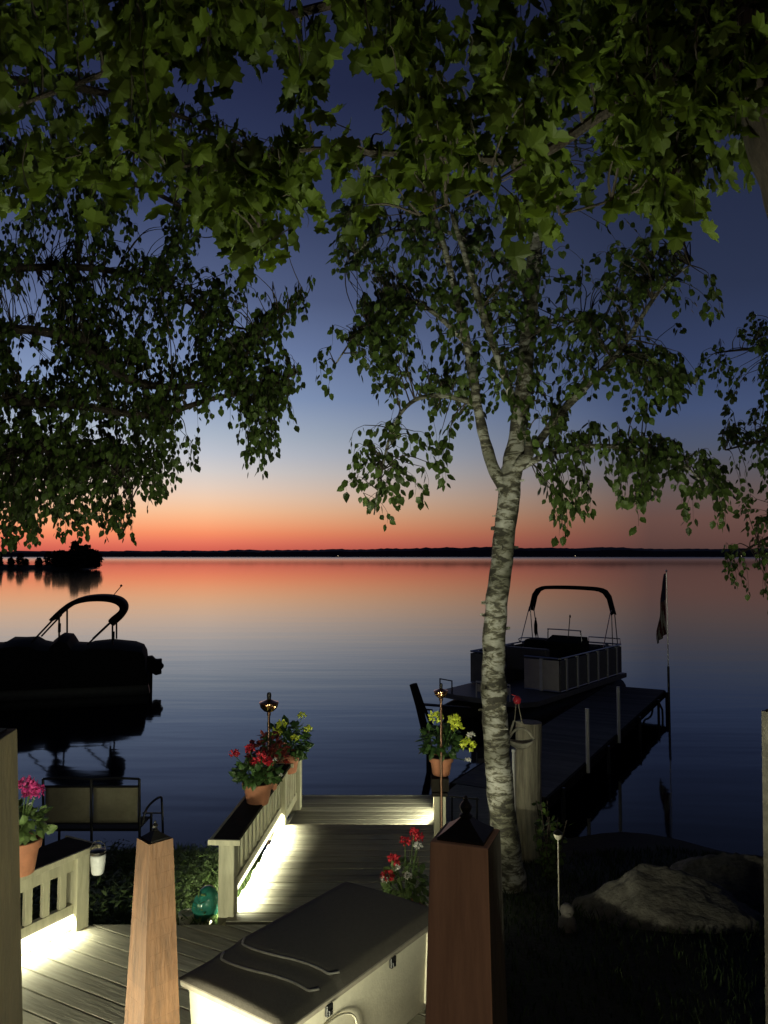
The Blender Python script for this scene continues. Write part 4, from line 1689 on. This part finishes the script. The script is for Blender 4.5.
ro = bpy.data.objects.new('boulder', rk)
COL.objects.link(ro)
c = at(676, 908, 6.75)
ro.location = (c.x, c.y + 0.15, 0.58)
ro.scale = (0.92, 0.6, 0.64)
ro.rotation_euler = (0, 0, R(-8))
tag(ro, 'big rounded grey boulder on the dark lawn at lower right', 'boulder')
rk2 = rk.copy()
ro2 = bpy.data.objects.new('boulder', rk2)
COL.objects.link(ro2)
c = at(735, 880, 7.6)
ro2.location = (c.x, c.y, 0.5)
ro2.scale = (0.8, 0.5, 0.62)
ro2.rotation_euler = (0, 0, R(160))
tag(ro2, 'lower brown boulder behind the big grey one, near the water', 'boulder')

# stake lamp
c = at(558, 836, 6.7)
t = thing('stake_lamp', 'small unlit garden stake lamp with a pale head on the dark lawn beside the boulder', 'lamp', (c.x, c.y, 0.66))
H = c.z - 0.66
b = MB()
b.tube([(0, 0, -0.15), (0, 0, H)], 0.006, 8)
b.build('stake', M['stake'], t, local=True, smooth=True)
b = MB()
b.lathe([(0.008, H - 0.035), (0.026, H - 0.02), (0.037, H + 0.01), (0.036, H + 0.02), (0.01, H + 0.03)], n=18)
b.build('lamp_head', M['wicker'], t, local=True, smooth='all')
b = MB()
b.lathe([(0.039, H + 0.018), (0.042, H + 0.024), (0.03, H + 0.034), (0.012, H + 0.05), (0.003, H + 0.055)], n=18)
b.build('cap', M['black_metal'], t, local=True, smooth=True)
# figurine
c = at(567, 905, 6.6)
b = MB()
b.lathe([(0.05, 0), (0.055, 0.01), (0.045, 0.03), (0.07, 0.07), (0.08, 0.12), (0.068, 0.17), (0.045, 0.2), (0.05, 0.215), (0.06, 0.24), (0.052, 0.27), (0.03, 0.29), (0.004, 0.295)], n=20)
b.box((0.0, -0.055, 0.235), (0.014, 0.03, 0.02))
o = tag(b.build('garden_figure', M['stone_dark'], smooth=True), 'small dark stone figure on the lawn left of the boulder', 'ornament')
o.location = (c.x, c.y, 0.62)


# ================================================================ TREES
def limb_mesh(mb, px, radii, per=6, n=10, rough=0.0, seed=0):
    """px: list of (px, py, Y)"""
    pts = spline([at(*q) for q in px], per)
    k = len(pts) - 1
    rr_ = []
    for i in range(len(pts)):
        f = i / k * (len(radii) - 1)
        a = int(min(f, len(radii) - 2))
        rr_.append(radii[a] + (radii[a + 1] - radii[a]) * (f - a))
    mb.tube(pts, rr_, n, rough=rough, seed=seed)
    return pts


def nearest(pts, p):
    return min(pts, key=lambda q: (q - p).length_squared)


def foliage(cr, br, limbs, poly, yrange, ntwig, leaves, size, shape, droop, gaps=(), clump=0.0, cscale=0.02, twl=(0.25, 0.55), stem=0.0035, connect=1.0, spread=0.5, curl=0.15, hang=0.6):
    xs_ = [p[0] for p in poly]
    ys_ = [p[1] for p in poly]
    made = 0
    tries = 0
    while made < ntwig and tries < ntwig * 60:
        tries += 1
        x, yv = rnd(min(xs_), max(xs_)), rnd(min(ys_), max(ys_))
        if not inpoly(x, yv, poly):
            continue
        if any(((x - gx) / gw) ** 2 + ((yv - gy) / gh) ** 2 < 1 for gx, gy, gw, gh in gaps):
            continue
        if clump and noise.noise(Vector((x * cscale, yv * cscale, yrange[0]))) < clump * rnd(-1.2, 0.6):
            continue
        Y = rnd(*yrange)
        p = at(x, yv, Y)
        made += 1
        nl = nearest(limbs, p)
        d0 = (p - nl)
        if d0.length < 1e-3:
            d0 = rdir()
        d0.normalize()
        L = rnd(*twl)
        # the twig ends at p; it starts back towards the limb and droops
        st = p - d0 * L * 0.6 + Vector((0, 0, L * 0.35 * droop))
        mid = st * 0.5 + p * 0.5 + Vector((0, 0, L * 0.15 * droop)) + rdir() * L * 0.12
        en = p + Vector((0, 0, -L * 0.3 * droop))
        tw = spline([st, mid, p, en], 3)
        br.tube(tw, [stem * (1 - 0.65 * i / (len(tw) - 1)) for i in range(len(tw))], 3)
        if (st - nl).length < connect:
            mm = (st + nl) / 2 + Vector((0, 0, 0.08 * (st - nl).length)) + rdir() * 0.12 * (st - nl).length
            cn = spline([nl, mm, st], 4)
            br.tube(cn, [stem * (2.2 - 1.2 * i / (len(cn) - 1)) for i in range(len(cn))], 4)
        nlf = int(rnd(leaves[0], leaves[1] + 0.99))
        for i in range(nlf):
            f = (i + rnd(0, 1)) / nlf
            q = tw[min(len(tw) - 1, int(f * len(tw)))]
            ax = (en - st).normalized()
            side = rdir()
            side = (side - ax * side.dot(ax)).normalized()
            dd = ax * 0.45 + side * spread + Vector((0, 0, -hang))
            pet = q + (side * spread + Vector((0, 0, -hang * 0.5))) * size * rnd(0.3, 0.7)
            leaf(cr, pet, dd + rdir() * 0.25, side.cross(ax) + rdir() * 0.9 + Vector((0, 0, 0.3)), size * rnd(0.65, 1.2), shape, curl)


# ---- birch (middle)
random.seed(21)
YT = 8.05
base = at(508, 882, YT)
t = thing('birch_tree', 'white barked birch with a forked trunk standing between the walkway and the dock', 'tree', (base.x, base.y, 0.55))
tr = MB()
k = YT / F
tpts = limb_mesh(tr, [(514, 900, YT), (510, 868, YT), (503.5, 825, YT), (499, 775, YT), (495.5, 720, YT), (494, 675, YT), (495.5, 615, YT), (502, 560, YT), (508, 505, YT), (512, 468, YT)],
                 [16 * k, 14.5 * k, 13.6 * k, 13.2 * k, 12.6 * k, 11.8 * k, 11.2 * k, 10.8 * k, 10.8 * k, 10.5 * k], 9, 24, 0.16, 1)
mpts = limb_mesh(tr, [(511, 475, YT), (517, 440, YT), (522, 400, YT + 0.05), (526, 350, YT + 0.1), (532, 290, YT + 0.2), (538, 220, YT + 0.3), (546, 130, YT + 0.5), (556, 20, YT + 0.7), (560, -60, YT + 0.8)],
                 [11 * k, 9.2 * k, 8.4 * k, 7.8 * k, 7.6 * k, 7.2 * k, 6.4 * k, 5 * k, 4 * k], 6, 16, 0.2, 2)
lpts = limb_mesh(tr, [(506, 490, YT), (494, 470, YT - 0.02), (485, 440, YT - 0.08), (478, 410, YT - 0.1), (473, 375, YT - 0.2), (462, 320, YT - 0.3), (445, 250, YT - 0.4), (420, 170, YT - 0.5)], [7.5 * k, 6.4 * k, 5.4 * k, 5 * k, 4.6 * k, 4 * k, 3 * k, 1.6 * k], 6, 12, 0.2, 3)
npts = limb_mesh(tr, [(514, 472, YT - 0.05), (522, 462, YT - 0.12), (529, 452, YT - 0.16), (522, 425, YT - 0.2), (504, 375, YT - 0.3), (481, 308, YT - 0.4), (467, 262, YT - 0.45), (452, 215, YT - 0.5)], [6 * k, 6 * k, 5 * k, 4.2 * k, 3.8 * k, 3.4 * k, 3 * k, 2 * k], 6, 10, 0.12, 4)
rpts = limb_mesh(tr, [(522, 462, YT - 0.05), (540, 440, YT - 0.1), (562, 412, YT - 0.2), (585, 388, YT - 0.25), (620, 350, YT - 0.3), (660, 290, YT - 0.3), (690, 265, YT - 0.3)], [5 * k, 4.4 * k, 4 * k, 3.4 * k, 2.6 * k, 1.8 * k, 1 * k], 5, 8, 0.1, 5)
r2 = limb_mesh(tr, [(520, 468, YT), (555, 452, YT - 0.1), (600, 446, YT - 0.2), (650, 452, YT - 0.3), (690, 470, YT - 0.3), (715, 500, YT - 0.3)], [3.6 * k, 3 * k, 2.4 * k, 1.8 * k, 1.2 * k, 0.8 * k], 5, 8)
l2 = limb_mesh(tr, [(478, 405, YT - 0.1), (445, 396, YT - 0.2), (415, 400, YT - 0.3), (394, 425, YT - 0.35), (382, 470, YT - 0.4), (374, 515, YT - 0.4)], [3.4 * k, 2.6 * k, 2 * k, 1.6 * k, 1.1 * k, 0.7 * k], 5, 8)
l3 = limb_mesh(tr, [(468, 345, YT - 0.2), (430, 310, YT - 0.2), (395, 300, YT), (360, 330, YT + 0.1), (335, 365, YT + 0.1)], [3 * k, 2.4 * k, 1.8 * k, 1.2 * k, 0.7 * k], 5, 8)
l4 = limb_mesh(tr, [(530, 300, YT + 0.2), (500, 260, YT + 0.3), (440, 230, YT + 0.4), (380, 235, YT + 0.3), (345, 265, YT + 0.3)], [3.4 * k, 2.6 * k, 2 * k, 1.4 * k, 0.8 * k], 5, 8)
r4 = limb_mesh(tr, [(527, 340, YT + 0.1), (555, 320, YT + 0.3), (590, 325, YT + 0.4), (640, 360, YT + 0.4), (680, 395, YT + 0.4)], [3.4 * k, 2.6 * k, 2 * k, 1.4 * k, 0.8 * k], 5, 8)
# curls of peeling bark on the trunk
for i in range(34):
    q = tpts[int(rnd(0.4, 1) * (len(tpts) - 1))]
    f = (q.z - tpts[0].z) / (tpts[-1].z - tpts[0].z)
    r = (14.4 - 4.2 * f) * k * 0.96
    a = rnd(0, 6.283)
    o_ = Vector((math.cos(a), math.sin(a), 0))
    tg = Vector((-o_.y, o_.x, 0))
    w2, hh = rnd(0.015, 0.045), rnd(0.008, 0.03)
    p0 = q + o_ * r * 0.96
    vs = []
    for j in range(4):
        c_ = p0 + tg * (w2 * j / 3) + o_ * (0.012 * j * j / 2.2)
        vs += [c_ - Vector((0, 0, hh * (1 - 0.1 * j))), c_ + Vector((0, 0, hh * (1 - 0.15 * j)))]
    tr.add(vs, [(0, 2, 3, 1), (2, 4, 5, 3), (4, 6, 7, 5)])
tr.build('trunk', M['birch'], t, smooth=True)
cr, br = MB(), MB()
allp = mpts + lpts + npts + rpts + r2 + l2 + l3 + l4 + r4
B1 = [(335, 195), (430, 165), (520, 190), (545, 255), (592, 300), (565, 420), (545, 455), (528, 440), (500, 385), (480, 420), (462, 430), (440, 400), (400, 385), (345, 395), (325, 375), (350, 330), (335, 270)]
B2 = [(582, 255), (640, 232), (720, 282), (728, 298), (690, 325), (700, 370), (690, 400), (640, 412), (590, 390), (560, 330)]
B3 = [(532, 445), (600, 425), (660, 436), (716, 452), (735, 500), (720, 528), (655, 515), (600, 540), (560, 528), (540, 490)]
B4 = [(345, 440), (400, 415), (448, 428), (445, 500), (410, 488), (372, 528), (360, 518), (375, 480), (340, 488)]
kw = dict(shape=OVATE, droop=0.9, size=0.098, clump=0.45, cscale=0.022)
foliage(cr, br, allp, B1, (7.1, 9.6), 430, (6, 11), gaps=[(425, 300, 9, 12), (555, 380, 14, 22), (395, 350, 10, 10), (548, 300, 8, 20), (505, 350, 6, 24), (445, 420, 22, 14)], **kw)
foliage(cr, br, allp, B2, (7.2, 9.2), 175, (6, 11), gaps=[(690, 245, 20, 12), (600, 300, 14, 12), (655, 325, 16, 9)], **kw)
foliage(cr, br, r2 + rpts, B3, (7.2, 8.6), 135, (6, 10), gaps=[(605, 490, 14, 12), (660, 500, 12, 10)], **kw)
foliage(cr, br, l2, B4, (7.2, 8.4), 46, (5, 9), gaps=[(425, 465, 10, 12)], **kw)
foliage(cr, br, l3, [(315, 345), (372, 300), (420, 290), (400, 340), (345, 400), (318, 380)], (7.4, 8.6), 26, (5, 9), **kw)
foliage(cr, br, allp, [(560, 30), (700, 20), (720, 160), (640, 230), (560, 180)], (7.4, 9.2), 40, (6, 10), **kw)
cw = cr.build('crown', M['birch_leaf'], t)
br.build('twigs', M['twig'], t)
cr = br = None

# ---- drooping dark tree on the left (trunk out of frame)
random.seed(33)
t = thing('shade_tree', 'dark drooping tree reaching in from the left edge above the covered boat', 'tree', (-6.4, 9.0, 0.2))
tr = MB()
k = 9.0 / F
main = [Vector((-6.4, 9.0, -0.3)), Vector((-6.35, 9.0, 2)), Vector((-6.3, 8.95, 4.5)), Vector((-6.2, 8.9, 7)), Vector((-6.1, 8.9, 10.5))]
mp_ = spline(main, 6)
tr.tube(mp_, [0.24 - 0.15 * i / (len(mp_) - 1) for i in range(len(mp_))], 14, rough=0.15)


def lim(pts, r0, r1):
    return limb_mesh(tr, pts, [r0, (r0 + r1) * 0.55, r1], 6, 8)


La = lim([(-150, 200, 8.9), (-40, 170, 8.6), (60, 165, 8.6), (160, 195, 8.8), (240, 250, 9)], 0.07, 0.012)
Lb = lim([(-150, 340, 8.9), (-40, 330, 8.7), (60, 335, 8.6), (130, 380, 8.6), (190, 386, 8.6), (232, 372, 8.6), (264, 330, 8.6), (306, 297, 8.6)], 0.065, 0.008)
Lc = lim([(-150, 400, 8.9), (-30, 400, 8.6), (70, 405, 8.5), (150, 415, 8.5), (215, 398, 8.6), (262, 390, 8.6), (298, 372, 8.6)], 0.06, 0.008)
Ld_ = lim([(-150, 470, 8.9), (-30, 455, 8.6), (50, 450, 8.5), (105, 465, 8.5), (132, 500, 8.4), (122, 535, 8.4)], 0.05, 0.008)
Le = lim([(-150, 90, 8.9), (-20, 80, 8.8), (90, 90, 8.8), (190, 120, 9), (280, 165, 9.2)], 0.07, 0.012)
Lf = lim([(-150, 290, 8.9), (0, 270, 9.4), (90, 268, 9.4), (160, 285, 9.2), (215, 320, 9.2), (250, 330, 9.2)], 0.06, 0.01)
tr.build('trunk', M['maple_bark'], t, smooth=True)
allp = La + Lb + Lc + Ld_ + Le + Lf
cr, br = MB(), MB()
T1 = [(-50, 60), (120, 80), (230, 125), (300, 180), (265, 235), (245, 290), (222, 330), (212, 395), (205, 450), (170, 478), (150, 505), (133, 535), (118, 552), (100, 530), (60, 528), (-50, 548)]
gps = [(138, 240, 30, 13), (232, 262, 16, 22), (110, 338, 10, 10), (5, 205, 18, 26), (8, 300, 7, 7), (195, 290, 12, 10), (60, 225, 10, 8), (185, 350, 10, 12), (75, 130, 22, 10), (30, 100, 12, 10), (150, 110, 16, 9), (175, 440, 10, 12), (90, 490, 8, 8)]
kw = dict(shape=OVATE, droop=1.2, size=0.088, clump=0.5, cscale=0.018, hang=0.9, connect=1.3)
foliage(cr, br, allp, T1, (7.9, 10.6), 1350, (9, 14), gaps=gps, **kw)
foliage(cr, br, allp, [(-50, 300), (110, 300), (180, 400), (140, 480), (100, 520), (-50, 530)], (8.0, 10.4), 420, (9, 14), gaps=gps, **kw)
kw['clump'] = 0.25
foliage(cr, br, Lb + Lc, [(205, 345), (250, 335), (285, 355), (304, 372), (302, 410), (264, 462), (242, 452), (238, 400), (208, 412)], (8.2, 9.4), 100, (9, 14), gaps=[(240, 425, 8, 14), (285, 425, 8, 12)], **kw)
foliage(cr, br, Lb, [(228, 352), (255, 318), (300, 288), (314, 292), (310, 306), (272, 338), (250, 360)], (8.3, 9.0), 34, (7, 11), **kw)
kw['clump'] = 0.0
foliage(cr, br, Lb, [(225, 372), (252, 330), (280, 305), (308, 292), (314, 300), (300, 318), (268, 345), (245, 385)], (8.35, 8.85), 34, (8, 12), **kw)
foliage(cr, br, Lc, [(215, 395), (300, 365), (306, 385), (290, 420), (250, 455), (232, 430)], (8.3, 9.0), 30, (8, 12), **kw)
cr.build('crown', M['dark_leaf'], t)
br.build('twigs', M['twig'], t)
cr = br = None

# ---- dark tree on the right edge
random.seed(44)
t = thing('shade_tree', 'dark tree leaning in from the right edge over the water', 'tree', (6.6, 10.2, 0.0))
tr = MB()
main = spline([Vector((6.6, 10.2, -0.4)), Vector((6.5, 10.2, 2)), Vector((6.4, 10.1, 4.5)), Vector((6.3, 10.1, 7.5))], 6)
tr.tube(main, [0.17 - 0.12 * i / (len(main) - 1) for i in range(len(main))], 12, rough=0.15)
R1 = lim([(880, 400, 10.1), (820, 370, 9.8), (770, 350, 9.6), (720, 352, 9.5)], 0.05, 0.008)
R2 = lim([(880, 480, 10.1), (820, 450, 9.8), (775, 440, 9.6), (725, 450, 9.5)], 0.05, 0.008)
R3 = lim([(880, 560, 10.1), (820, 530, 9.8), (775, 535, 9.5), (730, 560, 9.4)], 0.045, 0.008)
tr.build('trunk', M['maple_bark'], t, smooth=True)
cr, br = MB(), MB()
allp = R1 + R2 + R3
kw = dict(shape=OVATE, droop=0.9, size=0.085, clump=0.35, cscale=0.025, connect=1.3)
foliage(cr, br, allp, [(820, 305), (748, 315), (738, 345), (700, 352), (692, 385), (722, 415), (716, 450), (738, 480), (732, 515), (768, 540), (820, 540)], (9.0, 10.8), 170, (7, 12), gaps=[(745, 400, 9, 12), (750, 480, 8, 10)], **kw)
foliage(cr, br, R3, [(720, 550), (760, 545), (820, 520), (820, 622), (766, 608), (755, 585), (722, 575)], (9.0, 10.2), 42, (5, 9), **kw)
cr.build('crown', M['dark_leaf'], t)
br.build('twigs', M['twig'], t)
cr = br = None

# ---- maple overhead
random.seed(55)
t = thing('maple_tree', 'maple with broad yellow-green leaves hanging over the top, brown trunk at upper right', 'tree', (2.35, 3.1, 0.7))
tr = MB()
YM = 3.0
k = YM / F
mtop = limb_mesh(tr, [(768, -160, YM), (769, -60, YM), (772, 30, YM), (780, 100, YM), (806, 185, YM), (850, 280, YM + 0.02), (900, 420, YM + 0.05), (940, 620, YM + 0.08), (960, 900, YM + 0.1), (970, 1400, YM + 0.1)],
                 [34 * k, 35 * k, 36 * k, 37 * k, 41 * k, 46 * k, 50 * k, 54 * k, 58 * k, 70 * k], 6, 18, 0.18, 7)


def ml(pts, r0, r1):
    return limb_mesh(tr, pts, [r0, (r0 + r1) * 0.55, r1], 6, 8)


Ma = ml([(770, 60, 3.0), (700, 70, 3.1), (610, 110, 3.2), (530, 158, 3.3), (440, 156, 3.4), (370, 152, 3.5), (300, 150, 3.6), (200, 165, 3.7), (110, 170, 3.7)], 0.03, 0.005)
Mb = ml([(768, -100, 3.0), (650, -60, 3.2), (500, -30, 3.4), (350, 0, 3.5), (200, 40, 3.5), (60, 90, 3.5), (-20, 120, 3.5)], 0.035, 0.006)
Mc = ml([(766, -140, 3.0), (620, -160, 2.8), (400, -150, 2.7), (200, -120, 2.7), (0, -60, 2.8)], 0.035, 0.008)
Md = ml([(704, -40, 3.4), (707, 30, 3.4), (714, 90, 3.4), (700, 150, 3.3), (640, 190, 3.2), (560, 215, 3.2)], 0.018, 0.004)
Me = ml([(540, 155, 3.3), (480, 190, 3.2), (420, 215, 3.2)], 0.008, 0.003)
Mf = ml([(300, 150, 3.6), (270, 200, 3.6), (255, 250, 3.6)], 0.007, 0.003)
tr.build('trunk', M['maple_bark'], t, smooth=True)
cr, br = MB(), MB()
allp = Ma + Mb + Mc + Md + Me + Mf
M1 = [(-60, -60), (830, -60), (830, 190), (768, 195), (735, 205), (700, 190), (690, 222), (640, 205), (620, 222), (600, 190), (570, 195), (552, 225), (520, 222), (500, 190), (440, 212), (420, 235), (395, 200), (370, 225), (330, 212), (310, 230), (290, 215), (262, 265), (230, 240), (200, 222), (150, 200), (110, 180), (60, 205), (20, 200), (-60, 180)]
gm = [(343, 70, 24, 42), (330, 28, 16, 16), (545, 14, 12, 12), (20, 105, 26, 14), (30, 20, 14, 12), (110, 95, 26, 14), (205, 95, 22, 14), (10, 150, 14, 22), (150, 150, 14, 10), (405, 185, 12, 12), (480, 130, 12, 8), (585, 165, 8, 10), (60, 130, 14, 10)]
kw = dict(shape=MAPLE, droop=0.7, clump=0.3, cscale=0.014, twl=(0.15, 0.35), stem=0.003, connect=0.3, spread=0.8, curl=0.3, hang=0.6)
foliage(cr, br, allp, M1, (2.7, 4.3), 360, (5, 8), 0.104, gaps=gm, **kw)
foliage(cr, br, allp, [(-60, -60), (830, -60), (830, 100), (700, 110), (560, 130), (400, 100), (372, 60), (300, 60), (250, 60), (100, 50), (-60, 60)], (2.6, 4.6), 225, (5, 8), 0.104, gaps=gm, **kw)
foliage(cr, br, allp, [(370, 30), (480, 10), (760, 0), (760, 190), (680, 200), (540, 200), (480, 190), (400, 130)], (2.8, 4.3), 125, (5, 8), 0.104, gaps=gm, **kw)
foliage(cr, br, Mf + Ma, [(185, 150), (300, 140), (330, 180), (290, 220), (262, 268), (225, 240), (200, 215)], (3.2, 4.2), 34, (5, 8), 0.104, **kw)
cr.build('crown', M['maple_leaf'], t)
br.build('twigs', M['twig'], t)
cr = br = None

# ---- shrub by the piling
random.seed(66)
c = at(548, 830, 8.4)
t = thing('shrub', 'dark leafy shrub on the shore right of the piling', 'shrub', (c.x, c.y, 0.3))
f, s = MB(), MB()
for k in range(22):
    a = rnd(0, 6.283)
    e = Vector((math.cos(a) * rnd(0.05, 0.22), math.sin(a) * rnd(0.05, 0.22), rnd(0.35, 0.95)))
    s.tube(spline([(0, 0, 0), e * 0.5 + rdir() * 0.03, e], 3), 0.006, 4)
    for q in range(12):
        f_ = rnd(0.3, 1)
        leaf(f, e * f_ + rdir() * 0.03, rdir(-0.7, 0.5), rdir(), rnd(0.05, 0.09), OVATE)
s.build('stems', M['twig'], t, local=True)
f.build('foliage', M['dark_leaf'], t, local=True)

# ---------------------------------------------------------------- grass
random.seed(77)
gr = MB()


def blade(x, y, hgt):
    z = ground_z(x, y) - 0.01
    a = rnd(0, 6.283)
    bx, by = math.cos(a), math.sin(a)
    l = rnd(0.15, 0.6) * hgt
    w2 = rnd(0.004, 0.008)
    gr.add([(x - by * w2, y + bx * w2, z), (x + by * w2, y - bx * w2, z), (x + bx * l * 0.4 + by * w2 * .7, y + by * l * 0.4 - bx * w2 * .7, z + hgt * 0.6), (x + bx * l, y + by * l, z + hgt)], [(0, 1, 2), (0, 2, 3)])


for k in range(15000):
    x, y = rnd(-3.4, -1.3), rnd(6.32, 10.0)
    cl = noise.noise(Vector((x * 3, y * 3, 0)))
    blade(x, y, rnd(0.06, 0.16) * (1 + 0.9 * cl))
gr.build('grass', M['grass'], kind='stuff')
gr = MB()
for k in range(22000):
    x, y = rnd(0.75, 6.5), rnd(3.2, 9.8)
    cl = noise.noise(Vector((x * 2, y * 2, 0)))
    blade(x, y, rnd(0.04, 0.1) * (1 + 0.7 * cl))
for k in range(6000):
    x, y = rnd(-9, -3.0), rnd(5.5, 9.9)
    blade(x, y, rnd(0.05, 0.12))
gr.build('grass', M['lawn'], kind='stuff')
# broad-leaved weeds in the strip between the deck and the shore
random.seed(88)
wd = MB()
for k in range(1500):
    x, y = rnd(-3.2, -1.45), rnd(6.4, 9.2)
    if noise.noise(Vector((x * 2.2, y * 2.2, 5))) < -0.05:
        continue
    z = ground_z(x, y)
    for q in range(4):
        leaf(wd, Vector((x, y, z + rnd(0.0, 0.34))), rdir(-0.1, 0.8), Vector((0, 0, 1)) + rdir() * 0.6, rnd(0.04, 0.085), LANCE)
wd.build('weeds', M['grass'], kind='stuff')
